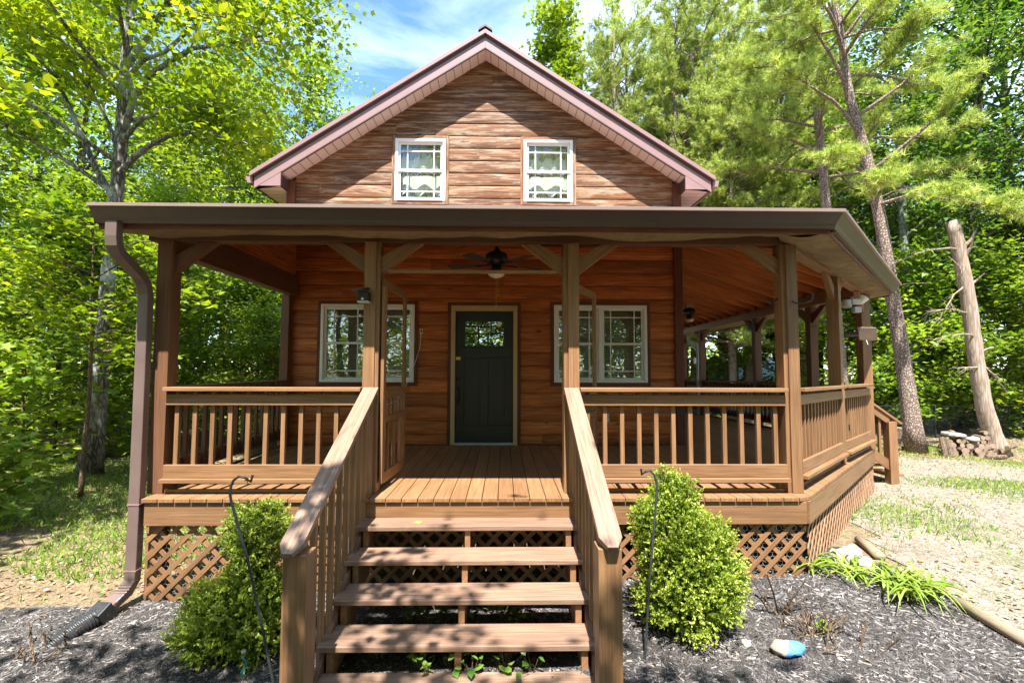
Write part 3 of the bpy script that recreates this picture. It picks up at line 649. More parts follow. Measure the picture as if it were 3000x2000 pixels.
# posts with braces
def post(cx, cy, rot=0, z1=2.353, z0=0, front=None, braces=(), mat='stain', w=.14):
    mb = MB(); c, s = math.cos(rot), math.sin(rot); h = w / 2
    P = []
    for i in range(8):
        a, b = (h if i & 1 else -h), (h if i & 2 else -h); P.append((cx + a * c - b * s, cy + a * s + b * c, z1 if i & 4 else z0))
    mb.hexa(P, 2)
    p = mb.build('porch_post', M[mat], cabin, bevel=.005)
    if front: MB().box(front[0], front[1], cy - h - .022, cy - h - .001, z0 + .001, z1 - .002).build('facing_board', M[mat], p, bevel=.003)
    for d in braces:
        d = Vector((d[0], d[1], 0)).normalized(); a = Vector((cx, cy, 0)) + d * (h - .03); zt = z1
        bmb = MB(); q = .135
        sd = Vector((-d.y, d.x, 0)) * .032
        pts = [a + Vector((0, 0, zt - .33)) , a + Vector((0, 0, zt - .33 + q * 1.35)), a + d * (.40 - q * 1.25 + .03) + Vector((0, 0, zt - .001)), a + d * .43 + Vector((0, 0, zt - .001))]
        bmb.prism([v - sd for v in pts], sd * 2); bmb.build('brace', M[mat], p, bevel=.003)
    return p
post(-2.895, PY + .07, z1=2.352, braces=((1, 0), (0, 1)), mat='dark', front=None)
post(-.945, PY + .07, z1=2.352, front=(-1.016, -.908), braces=((1, 0), (-1, 0)))
post(.938, PY + .07, z1=2.352, front=(.910, 1.012), braces=((1, 0), (-1, 0)))
post(3.035, PY + .07, z1=2.354, front=(3.0, 3.104), braces=((-1, 0), (1, 1)))
mid = Vector((4.545, 1.70, 0)); far = Vector((5.86, 2.92, 0))
post(mid.x, mid.y, math.atan2(cdir.y, cdir.x), 2.34, -.03, braces=(cdir, -cdir))
post(far.x, far.y, 0, 2.315, -.05, braces=(-cdir, (0, 1)))
for yy in (4.15, 6.02, 8.9): post(5.86, yy, 0, 2.32 + tilt(6, yy) * .7, tilt(6, yy), braces=((0, 1), (0, -1)), mat='dark')
post(5.86, 10.25, 0, 2.2, -.14, mat='dark')
post(-2.99, D - .09, 0, 2.25, -.2, mat='dark', w=.12)

# railings
def railing(p0, p1, out, name='railing', z=0, zb=0, ind=True, sp=.152, mat='stain', inset=.0):
    """p0,p1: ground points of the rail centre line, out: unit outward normal; z/zb: height shift at each end"""
    p0 = Vector((p0[0], p0[1], z)); p1 = Vector((p1[0], p1[1], zb)); a = (p1 - p0); ln = a.length; a.normalize(); o = Vector((out[0], out[1], 0))
    up = Vector((0, 0, 1))
    def bar(mb, off, zc_, wd, ht): mb.bar(p0 + o * off + up * zc_, p1 + o * off + up * zc_, wd, ht)
    mb = MB(); bar(mb, .055, .957, .14, .036); r = mb.build(name, M[mat], cabin, bevel=.004)
    mb = MB(); bar(mb, .052, .858, .036, .10); mb.build('top_board', M[mat], r, bevel=.003)
    mb = MB(); bar(mb, .052, .205, .036, .115); mb.build('bottom_board', M[mat], r, bevel=.003)
    mb = MB(); bar(mb, .075, .126, .10, .036); mb.build('bottom_shelf', M[mat], r, bevel=.003)
    mb = MB(); bar(mb, .02, .018, .03, .03); mb.build('kick_strip', M[mat], r)
    n = int(ln / sp); bs = MB()
    for i in range(n):
        q = p0 + a * ((i + .5) * ln / n) + o * .014
        m2 = MB() if ind else bs
        m2.bar(q + up * .146, q + up * .938, .038, .038, up=a)
        if ind: m2.build('baluster', M[mat], r)
    if not ind: bs.build('baluster', M[mat], r, kind='stuff')
    return r
railing((-2.82, PY + .06), (-1.02, PY + .06), (0, -1)); railing((1.015, PY + .06), (2.965, PY + .06), (0, -1))
cdn = Vector((cdir.y, -cdir.x, 0)); q0 = Vector((3.035, PY + .07, 0)) + cdir * .10; 
railing(q0 + cdn * .0, mid - cdir * .07, cdn, sp=.135, zb=-.02); railing(mid + cdir * .07, far - cdir * .09, cdn, sp=.125, z=-.02, zb=-.035)
railing((-2.87, PY + .16), (-2.93, D - .16), (-1, 0), mat='dark', sp=.155)
for a, b in ((5.0, 5.95), (6.1, 8.83), (8.97, 10.2)): railing((5.86, a), (5.86, b), (1, 0), z=tilt(6, a), zb=tilt(6, b), ind=False, mat='dark')
railing((5.8, 10.3), (3.12, 10.3), (0, 1), z=-.14, zb=-.1, ind=False, mat='dark')

# front stairs
sto = thing('front_stairs', None, None, -Vector(cabin.location)); sto.parent = cabin
for sx in (-.858, 0, .856): MB().prism([(sx - .022, .0, -.24), (sx - .022, .0, -.19)] + [p for k in range(5) for p in ((sx - .022, -.19 - .265 * k, -.214 - .175 * k), (sx - .022, -.19 - .265 * k, -.389 - .175 * k))][:9] + [(sx - .022, -1.25, -1.12), (sx - .022, -1.05, -1.12), (sx - .022, .0, -.46)], (.044, 0, 0)).build('stringer', M['stain'], sto)

for k in range(6):
    z = -.175 * (k + 1); mb = MB(); mb.box(-.94, .936, -.215 - .265 * k, .07 - .265 * k, z - .038, z); mb.build('tread', M['tread'], sto, bevel=.005)
for s, xin in ((-1, -.945), (1, .945)):
    cx = -.93 if s < 0 else .935
    z_n, y_n = (.10 if s < 0 else .13), -1.50
    p0 = Vector((cx, .148, .962)); p1 = Vector((cx, y_n + .06, z_n - .012 + .03)); a = (p1 - p0).normalized()
    mb = MB(); up = Vector((0, 0, 1)); n_ = Vector((1, 0, 0)).cross(a); n_ = n_ if n_.z > 0 else -n_
    e = p1 + a * .075; w2 = .07
    top = [p0 + Vector((-w2, 0, 0)), p0 + Vector((w2, 0, 0)), p1 + Vector((w2, 0, 0)), e + Vector((w2 - .04, 0, 0)), e + Vector((-w2 + .04, 0, 0)), p1 + Vector((-w2, 0, 0))]
    mb.prism([v + n_ * .018 for v in top], n_ * -.037)
    r = mb.build('stair_rail', M['tread'], cabin, bevel=.004)
    nb = MB(); cxn = -.905 if s < 0 else .93
    nb.box(cxn - .07, cxn + .07, -1.46, -1.32, -1.25, p1.z - .05); nb.build('newel', M['stain'], r, bevel=.005)
    for k in range(9):
        f = (k + .8) / 10; q = p0.lerp(p1, f); xb = cx + s * .012
        mb = MB(); zt = q.z - .022; zl = -.30 - (zt * 0) + (q.y) * .66; mb.box(xb - .019, xb + .019, q.y - .019, q.y + .019, max(zl, -1.12), zt); mb.build('baluster', M['stain'], r)
    mb = MB(); mb.bar((cx - s * .015, .0, -.25), (cx - s * .015, -1.3, -1.11), .036, .20); mb.build('skirt_board', M['dark'], r)

# side steps off the right end
ss = MB(); zb0 = -.06
for k in range(4): ss.box(6.04 + .25 * k, 6.33 + .25 * k, 3.42, 4.5, zb0 - .16 * (k + 1) - .036, zb0 - .16 * (k + 1))
sso = ss.build('side_stairs', M['stain'], cabin, bevel=.004)
for yy in (3.38, 4.54):
    mb = MB(); mb.bar((5.95, yy, .84), (6.75, yy, .28), .12, .034); mb.build('side_rail_cap', M['stain'], sso, bevel=.003)
    mb = MB(); mb.bar((5.95, yy - .02, .76), (6.56, yy - .02, .335), .034, .12); mb.bar((6.0, yy - .02, -.02), (6.56, yy - .02, -.40), .034, .14); mb.build('side_rail_board', M['stain'], sso)
    MB().box(6.52, 6.655, yy - .07, yy + .065, -.86, .315).build('side_newel', M['stain'], sso, bevel=.004)
    for xx in (6.12, 6.28, 6.42): MB().box(xx - .019, xx + .019, yy - .005, yy + .033, -.02 - (xx - 6.0) * .68, .80 - (xx - 6.0) * .69).build('side_baluster', M['stain'], sso)

# lattice skirts
def clip_poly(P, f):
    out = []
    for i in range(len(P)):
        a, b = P[i], P[(i + 1) % len(P)]; fa, fb = f(a), f(b)
        if fa >= 0: out.append(a)
        if fa * fb < 0: t = fa / (fa - fb); out.append((a[0] + (b[0] - a[0]) * t, a[1] + (b[1] - a[1]) * t))
    return out
def lattice(o, d, ln, ztop, zb0, zb1, nrm_, ztop1=None):
    """o: origin (x,y), d: unit direction along"""
    ztop1 = ztop if ztop1 is None else ztop1
    mb = MB(); wd = .038 * 1.414; sp = .153; n_ = Vector((nrm_[0], nrm_[1], 0))
    hgt = ztop - min(zb0, zb1); zmin = min(zb0, zb1)
    for s in (1, -1):
        k = -int(hgt / sp) - 1
        while k * sp < ln + hgt:
            u0 = k * sp
            if s > 0: P = [(u0, zmin), (u0 + wd, zmin), (u0 + wd + hgt, zmin + hgt), (u0 + hgt, zmin + hgt)]
            else: P = [(u0, zmin), (u0 + wd, zmin), (u0 + wd - hgt, zmin + hgt), (u0 - hgt, zmin + hgt)]
            if s < 0: P = [(a + hgt * 0, b) for a, b in P]
            for f in (lambda p: p[0], lambda p: ln - p[0], lambda p: p[1] - (zb0 + (zb1 - zb0) * p[0] / ln), lambda p: ztop + (ztop1 - ztop) * p[0] / ln - p[1]):
                P = clip_poly(P, f)
                if len(P) < 3: break
            if len(P) >= 3: mb.prism([(o[0] + d[0] * a + n_.x * (.008 if s > 0 else 0), o[1] + d[1] * a + n_.y * (.008 if s > 0 else 0), b) for a, b in P], n_ * .007)
            k += 1
    return mb
lt = lattice((-2.87, .075), (1, 0), 5.92, -.242, -.98, -.76, (0, -1)).build('lattice_skirt', M['stain'], cabin)
ln_ = (Vector((XD - .06, 2.95)) - Vector((3.075, .09))).length
lattice((3.07, .085), (.7071, .7071), ln_, -.245, -.76, -.78, (.7071, -.7071), -.29).build('lattice_skirt', M['stain'], cabin)
lattice((XD - .07, 2.98), (0, 1), 7.3, -.32, -.8, -.8, (1, 0)).build('lattice_skirt', M['stain'], cabin)
hx = MB()   # chicken wire behind the lattice
def hexwire(o, d, ln, z0, z1):
    s = .026; w_ = .0028
    nx = int(ln / (s * 1.732)); nzz = int((z1 - z0) / (s * 1.5))
    for j in range(nzz):
        for i in range(nx):
            cx = (i + .5 * (j & 1)) * s * 1.732; cz = z0 + j * s * 1.5
            pts = [(cx + s * math.sin(R(60 * q)), cz + s * math.cos(R(60 * q))) for q in (0, 1, 2, 3)]
            for (a, b), (c, e) in zip(pts[:-1], pts[1:]):
                dx, dz_ = c - a, e - b; l_ = math.hypot(dx, dz_); px, pz = -dz_ / l_ * w_, dx / l_ * w_
                bb = len(hx.v)
                for (u, v) in ((a - px, b - pz), (c - px, e - pz), (c + px, e + pz), (a + px, b + pz)): hx.v.append((o[0] + d[0] * u, o[1] + d[1] * u, v))
                hx.face([bb, bb + 1, bb + 2, bb + 3], [(0, 0)] * 4)
hexwire((-2.86, .086), (1, 0), 1.9, -.98, -.25); hexwire((1.9, .086), (1, 0), 1.15, -.8, -.25)
hx.build('chicken_wire', M['wire'], lt)
sb = MB(); sb.box(-2.89, -2.75, .09, .2, -1.1, -.04); sb.build('corner_pier', M['stain'], cabin)

# downspout
ds = MB()
dp_ = [(-3.0, -.29, 2.39), (-3.0, -.29, 2.26), (-3.0, -.28, 2.19), (-3.0, -.24, 2.13), (-2.995, .0, 1.98), (-2.993, .055, 1.92), (-2.992, .085, 1.82), (-2.992, .09, 1.2), (-2.965, .06, .2), (-2.945, .03, -.55), (-2.945, .02, -.70), (-2.955, -.03, -.77), (-2.99, -.12, -.83), (-3.0, -.19, -.865)]
ds.tube(dp_, .049, 8, flat=(1.0, .78)); dso = ds.build('downspout', M['spout'], cabin, bevel=.006)
for z in (-.06, -.62):
    f = (z - .2) / -.75; xx = lerp(-2.965, -2.945, f); yy = lerp(.06, .03, f); bnd = MB(); bnd.box(xx - .053, xx + .053, yy - .043, yy + .043, z, z + .012); bnd.build('strap', M['fascia'], dso)
rp = MB()
for i in range(9):
    p = Vector(dp_[10]).lerp(Vector(dp_[12]), i / 8); rp.box(p.x - .052, p.x + .052, p.y - .042, p.y + .042, p.z - .004, p.z + .003)
rp.build('crimp', M['spout'], dso)
d2 = MB(); d2.tube([(5.95, 10.35, 2.2), (5.95, 10.2, 2.0), (5.9, 9.75, 1.95), (5.88, 9.3, 1.85), (5.88, 9.2, 1.7), (5.88, 9.2, -.7)], .05, 8, flat=(1, .8)); d2.build('downspout', M['grey'], cabin)
hs_ = MB(); pts = []; rr = []
q0 = Vector((-3.0, -.2, -.875)); q1 = Vector((-3.13, -.52, -.985))
for i in range(61):
    f = i / 60; p = q0.lerp(q1, f); pts.append(p + Vector((0, 0, .02 * math.sin(f * 3.1)))); rr.append(.066 + (.010 if (i % 4) < 2 else -.002))
hs_.tube(pts, rr, 18)
t = thing('drain_hose', 'black corrugated drain hose lying in mulch below the brown downspout', 'drain hose', (-2.9, -.3, gz(-2.9, -.3)))
hs_.build('corrugated_hose', M['drain'], t, smooth=True)
MB().tube([(-2.995, -.16, -.845), (-3.01, -.27, -.905)], .075, 8, flat=(1.0, .9)).build('connector', M['drain'], t, bevel=.008)

# screen doors folded back behind the stair posts
def screen(hx_, hy, ex, ey, zt=1.985):
    h = Vector((hx_, hy, 0)); e = Vector((ex, ey, 0)); a = (e - h); ln = a.length; a.normalize(); up = Vector((0, 0, 1)); n_ = Vector((-a.y, a.x, 0))
    P = lambda u, z: h + a * u + up * z
    mb = MB(); mb.bar(P(.04, .08), P(.04, zt), .03, .08, up=a); mb.bar(P(ln - .035, .10), P(ln - .035, zt), .03, .07, up=a)
    mb.bar(P(.0, zt - .02), P(ln, zt - .02), .034, .075)
    r = mb.build('screen_door', M['stain'], cabin, bevel=.003)
    for zq, hq in ((.90, .08), (.665, .06), (.12, .10)): mb = MB(); mb.bar(P(.08, zq), P(ln - .07, zq), .028, hq); mb.build('cross_rail', M['stain'], r, bevel=.003)
    for i in range(5):
        c = P(.08 + (ln - .15) * (i + .5) / 5, .695); MB().lathe([(.01, 0), (.014, .02), (.009, .035), (.014, .06), (.018, .08), (.014, .10), (.009, .125), (.014, .145), (.01, .165)], c, 10).build('spindle', M['stain'], r, smooth=True)
    for i in range(3):
        c = .08 + (ln - .15) * (i + .5) / 3; mb = MB(); mb.bar(P(c, .17), P(c, .635), .03, .03, up=a); mb.build('slat', M['stain'], r)
screen(-.845, .20, -.80, 1.0); screen(.98, .32, 1.33, 1.02)
MB().box(-.79, .80, .12, .14, 2.045, 2.075).build('header_bar', M['stain'], cabin)

# small fixtures on the cabin
def fan(c, ztop, zm, blade_r, tan=False, lab=''):
    t = thing('ceiling_fan', lab, 'ceiling fan', (c[0], c[1], zm))
    mb = MB(); mb.lathe([(.02, .18), (.02, ztop - zm)], (c[0], c[1], zm), 10); mb.lathe([(.03, ztop - zm - .12), (.065, ztop - zm - .06), (.075, ztop - zm)], (c[0], c[1], zm), 20); mb.build('rod', M['black'], t)
    mb = MB(); mb.lathe([(.05, -.02), (.07, .0), (.125, .03), (.135, .05), (.135, .11), (.12, .14), (.06, .16), (.03, .2)], (c[0], c[1], zm), 28); mb.lathe([(.055, -.1), (.06, -.02)], (c[0], c[1], zm), 20); mb.build('motor', M['black'], t, smooth=True)
    for i in range(5):
        a = R(72 * i + 22); d = Vector((math.cos(a), math.sin(a), 0)); s = Vector((-d.y, d.x, .12)); p = Vector((c[0], c[1], zm + .0))
        mb = MB(); mb.prism([p + d * .2 - s * .05, p + d * (blade_r - .04) - s * .075, p + d * blade_r - s * .05, p + d * blade_r + s * .05, p + d * (blade_r - .04) + s * .075, p + d * .2 + s * .05], (0, 0, .008))
        bl = mb.build('blade', M['blade'], t); MB().bar(p + d * .08, p + d * .26 + Vector((0, 0, -.004)), .035, .008).build('blade_arm', M['black'], bl)
    mb = MB(); mb.lathe([(.002, -.165), (.05, -.158), (.09, -.135), (.108, -.105), (.1, -.1)], (c[0], c[1], zm), 24); mb.build('light_bowl', M['bowl'], t, smooth=True)
    if not tan:
        for dx, l_ in ((-.004, .32), (.02, .2)): MB().tube([(c[0] + dx, c[1], zm - .165), (c[0] + dx, c[1], zm - .165 - l_)], .0022, 6).lathe([(.002, -.02), (.006, -.012), (.005, 0)], (c[0] + dx, c[1], zm - .165 - l_), 8).build('pull_chain', M['brass'], t)
    else: MB().box(c[0] - .09, c[0] + .09, c[1] - .06, c[1] + .06, ztop, ztop + .12).build('mounting_block', M['tan'], t)
fan((.208, 1.45), 2.80, 2.42, .62, lab='black ceiling fan with white light bowl hanging before the front door')
fan((4.57, 6.5), 2.54, 2.40, .55, True, lab='ceiling fan with tan mounting block under the side porch rafters')
t = thing('security_light', 'small black solar security light on the post left of the steps', 'security light', (-.99, .14, 1.8))
MB().box(-1.055, -.945, .055, .146, 1.775, 1.86).build('housing', M['black'], t, bevel=.01); MB().prism([(-1.09, .02, 1.855), (-.955, .02, 1.885), (-.955, .14, 1.895), (-1.09, .14, 1.865)], (0, 0, .01)).build('solar_cover', M['drain'], t)
MB().lathe([(.003, -.012), (.014, 0), (.003, .012)], (-1.0, .052, 1.79), 12).build('sensor', M['white'], t); MB().box(-1.05, -.95, .06, .14, 1.757, 1.774).build('lens', M['grey'], t)
def hook(pts, lab, r=.006): tag(MB().tube(pts, r, 8).build('plant_hook', M['iron'], smooth=True), lab, 'hook')
hook([(3.05, .145, 1.80), (3.05, .10, 1.775), (3.08, .0, 1.76), (3.13, -.02, 1.79), (3.14, -.02, 1.85)], 'curled black iron hook on the front of the right corner post')
hook([(2.965, .24, 1.84), (2.90, .22, 1.80), (2.86, .2, 1.78), (2.84, .2, 1.82)], 'thin pale hook on the inner side of the right corner post')
hook([(4.47, 1.62, 1.77), (4.3, 1.6, 1.77), (4.25, 1.58, 1.70), (4.15, 1.58, 1.69)], 'long wire hook reaching left from the middle corner post')
o_ = Vector((4.62, 1.62, 0))
t = thing('floodlight', 'double headed white floodlight high on the middle corner post', 'floodlight', (4.6, 1.6, 1.98))
MB().lathe([(.045, -.05), (.05, -.03), (.05, .03), (.045, .05)], o_ + Vector((0, -.06, 1.98)), 16).build('base', M['grey'], t, smooth=True)
MB().tube([o_ + Vector((.05, -.08, 2.0)), o_ + Vector((.13, -.12, 2.0)), o_ + Vector((.17, -.13, 2.05))], [.035, .04, .055], 14).build('lamp_head', M['white'], t); MB().box(o_.x + .02, o_.x + .11, o_.y - .16, o_.y - .1, 1.86, 1.93).build('lamp_head', M['grey'], t, bevel=.006)
t = thing('solar_panel', 'small brown solar panel tilted on a bracket of the middle corner post', 'solar panel', (4.65, 1.55, 1.6))
c = Vector((4.80, 1.50, 1.60)); MB().prism([c + Vector((-.12, -.02, .075)), c + Vector((.07, -.08, .065)), c + Vector((.115, -.04, -.09)), c + Vector((-.07, .02, -.08))], (.006, .02, .006)).build('panel', M['panel'], t, bevel=.003)
MB().tube([(4.63, 1.62, 1.60), (4.72, 1.55, 1.6), c], [.035, .028, .02], 10).build('bracket', M['drain'], t); MB().tube([c + Vector((.0, 0, -.08)), c + Vector((.01, -.01, -.14))], .004, 6).build('cable', M['cord'], t)
t = thing('wall_thermometer', 'small white sensor with dangling white cord on the siding left of the door', 'sensor', (-.962, D - .05, 1.72))
MB().box(-.984, -.94, D - .05, D - .025, 1.685, 1.755).build('case', M['white'], t, bevel=.004); MB().box(-.974, -.95, D - .053, D - .049, 1.70, 1.742).build('display', M['black'], t)
MB().tube([(-.965, D - .04, 1.685), (-.985, D - .05, 1.45), (-1.06, D - .06, 1.2), (-1.12, D - .05, 1.05), (-1.2, D - .05, .85), (-1.32, D - .045, .66), (-1.5, D - .04, .6), (-1.75, D - .04, .55)], .0045, 6).build('cord', M['cord'], t)
t = thing('wall_outlet', 'grey outdoor outlet cover low on the siding right of the door', 'outlet', (1.872, D - .05, .4))
MB().box(1.83, 1.915, D - .05, D - .02, .335, .475).build('cover', M['grey'], t, bevel=.006); MB().box(1.85, 1.895, D - .057, D - .049, .35, .40).build('flap', M['white'], t, bevel=.003)
t = thing('step_light', 'white box lamp with dark cap beside the top of the front stairs', 'lamp', (-1.05, .03, -.4))
MB().box(-1.092, -1.0, -.02, .05, -.475, -.30).build('body', M['white'], t, bevel=.006); MB().prism([(-1.1, -.03, -.30), (-.99, -.03, -.30), (-1.01, -.01, -.27), (-1.08, -.01, -.27)], (0, .085, 0)).build('cap', M['drain'], t)
# ---------------------------------------------------------------- vegetation
def unit(a): return a / np.maximum(1e-9, np.linalg.norm(a, axis=1, keepdims=True))
KITE = np.array([(0, 0, 0), (-.30, .45, .07), (0, 1, -.05), (.30, .45, .07)])
OVAL = np.array([(0, 0, 0), (-.2, .22, .04), (-.24, .55, .05), (0, 1, -.1), (.24, .55, .05), (.2, .22, .04)])
LOBE = np.array([(0, 0, 0), (-.42, .12, .06), (-.30, .42, .04), (-.40, .80, -.02), (0, .72, 0), (.40, .80, -.02), (.30, .42, .04), (.42, .12, .06)])
MAPLE = np.array([(0, 0, 0), (-.46, .10, .05), (-.26, .34, .03), (-.52, .66, -.03), (-.18, .62, .02), (0, 1.05, -.06), (.18, .62, .02), (.52, .66, -.03), (.26, .34, .03), (.46, .10, .05)])
def leaves(P, size, shape=KITE, tilt=.6, down=0., g=rng, hue=None):
    n = len(P); nr = unit(np.stack([g.normal(0, tilt, n), g.normal(0, tilt, n), np.ones(n)], 1))
    a = g.uniform(0, 6.283, n); t = np.stack([np.cos(a), np.sin(a), np.full(n, -down)], 1); t = unit(t - nr * (t * nr).sum(1, keepdims=True)); s = np.cross(t, nr)
    sz = (size * g.uniform(.65, 1.25, n))[:, None, None]
    V = P[:, None, :] + sz * (shape[None, :, 0:1] * s[:, None, :] + shape[None, :, 1:2] * t[:, None, :] + shape[None, :, 2:3] * nr[:, None, :])
    k = len(shape); F = np.arange(n * k).reshape(n, k)
    h = g.uniform(0, 1, n) if hue is None else np.clip(hue + g.normal(0, .18, n), 0, 1)
    return V.reshape(-1, 3), F, np.stack([h, g.uniform(0, 1, n)], 1)
def needles(P, Dn, ln, w, per=12, g=rng):
    n = len(P) * per; Pn = np.repeat(P, per, 0); d = unit(np.repeat(Dn, per, 0) * .55 + g.normal(0, .62, (n, 3)) + np.array([0, 0, .12]))
    s = unit(np.cross(d, g.normal(0, 1, (n, 3)))); l_ = ln * g.uniform(.7, 1.2, (n, 1))
    V = np.stack([Pn - s * w, Pn + s * w, Pn + d * l_], 1).reshape(-1, 3)
    h = np.repeat(g.uniform(0, 1, len(P)), per)
    return V, np.arange(n * 3).reshape(n, 3), np.stack([h, h], 1)
def resample(path, m):
    p = [Vector(q) for q in path]; d = [0]
    for a, b in zip(p[:-1], p[1:]): d.append(d[-1] + (b - a).length)
    out = []
    for i in range(m):
        t = d[-1] * i / (m - 1); k = max(j for j in range(len(d)) if d[j] <= t + 1e-9); k = min(k, len(p) - 2); out.append(p[k].lerp(p[k + 1], (t - d[k]) / max(1e-9, d[k + 1] - d[k])))
    return out
def gen_tree(name, label, cat, loc, H, r0, cb, spread, nl, nleaf, ls, barkm, leafm, seed=1, shape=KITE, path=None, rad=None, limbs=(), sigma=.28, tilt=.6, up0=8, up1=62, group=None, keep=None, tmax=.97, down=.25, azbias=None, topfade=1.0, roots=True, clump=None):
    g = np.random.default_rng(seed); rd = random.Random(seed); root = thing(name, label, cat, loc, group)
    if path is None:
        lx, ly = rd.uniform(-.03, .03), rd.uniform(-.03, .03); path = [(lx * H * f + .02 * H * math.sin(3 * f + seed) * f, ly * H * f + .015 * H * math.sin(4 * f + seed * 2) * f, H * f) for f in (0, .12, .25, .4, .55, .7, .85, 1)]
    P = resample(path, 22)
    def at(t): x = t * 21; i = min(20, int(x)); return P[i].lerp(P[i + 1], x - i)
    def rr(t): return (r0 * (1 - t) ** .8 * (1 + (.45 * math.exp(-t * H / .35) if roots else 0)) + .012) if rad is None else np.interp(t, rad[0], rad[1])
    tb = MB(); tb.tube(P, [rr(i / 21) for i in range(22)], 12)
    anc = []; wts = []
    def limb(pts, r, leafy=True, s0=.3):
        m = 8; Q = resample(pts, m); tb.tube(Q, [r * (1 - .8 * i / (m - 1)) + .004 for i in range(m)], 6, cap=False)
        ll = sum((Q[i + 1] - Q[i]).length for i in range(m - 1))
        for i in range(m):
            f = i / (m - 1)
            if f >= s0 and leafy: anc.append(tuple(Q[i])); wts.append(.7)
        nt = 3 + int(ll * 2.2)
        for k in range(nt):
            f = rd.uniform(s0, 1); x = f * (m - 1); i = min(m - 2, int(x)); o = Q[i].lerp(Q[i + 1], x - i); d = (Q[i + 1] - Q[i]).normalized()
            e = (d * rd.uniform(.3, 1) + Vector((rd.gauss(0, .6), rd.gauss(0, .6), rd.gauss(.1, .4)))).normalized() * rd.uniform(.18, .42) * max(.8, ll * .75)
            md = o + e * .5 + Vector((0, 0, .06 * e.length)); tb.tube([o, md, o + e], [r * .3 * (1 - f * .6) + .003, r * .18 + .003, .003], 4, cap=False)
            for q in (.35, .55, .75, .9, 1.0): anc.append(tuple(o.lerp(md, q * 2) if q < .5 else md.lerp(o + e, q * 2 - 1))); wts.append(1)
    for i in range(nl):
        f = (i + rd.random()) / nl; t = cb + (tmax - cb) * f; o = at(t); az = i * 2.399 + rd.uniform(-.5, .5)
        if azbias and rd.random() < azbias[1]: az = azbias[0] + rd.gauss(0, .7)
        ln = spread * (.42 + .58 * math.sin(math.pi * min(1, .12 + .88 * f * topfade) ** .85)) * rd.uniform(.7, 1.15); el = R(lerp(up0, up1, f) + rd.uniform(-10, 12))
        d = Vector((math.cos(az) * math.cos(el), math.sin(az) * math.cos(el), math.sin(el))); sd = Vector((rd.gauss(0, .1), rd.gauss(0, .1), 0)) * ln
        pts = [o, o + d * ln * .35 + Vector((0, 0, .05 * ln)), o + d * ln * .7 + sd + Vector((0, 0, .06 * ln)), o + d * ln + sd * 1.4 - Vector((0, 0, .05 * ln))]
        limb(pts, max(.012, rr(t) * .42))
    for pts, r in limbs: limb([Vector(p) for p in pts], r, s0=.45)
    tb.build('trunk', barkm, root, smooth=True).location = (0, 0, 0)
    A = np.array(anc); W = np.array(wts); W = W / W.sum()
    ci = g.choice(len(A), nleaf, p=W); X = A[ci] + g.normal(0, 1, (nleaf, 3)) * np.array([sigma, sigma, sigma * .6])
    hue = (np.sin(A[ci][:, 0] * 2.1 + A[ci][:, 2]) * .2 + .5)
    if keep is not None:
        ok = keep(X + np.array(loc), g); X = X[ok]; hue = hue[ok]
    V, F, uv = leaves(X, ls, shape, tilt, down, g, hue)
    np_mesh('crown', V, F, uv, leafm, root)
    return root
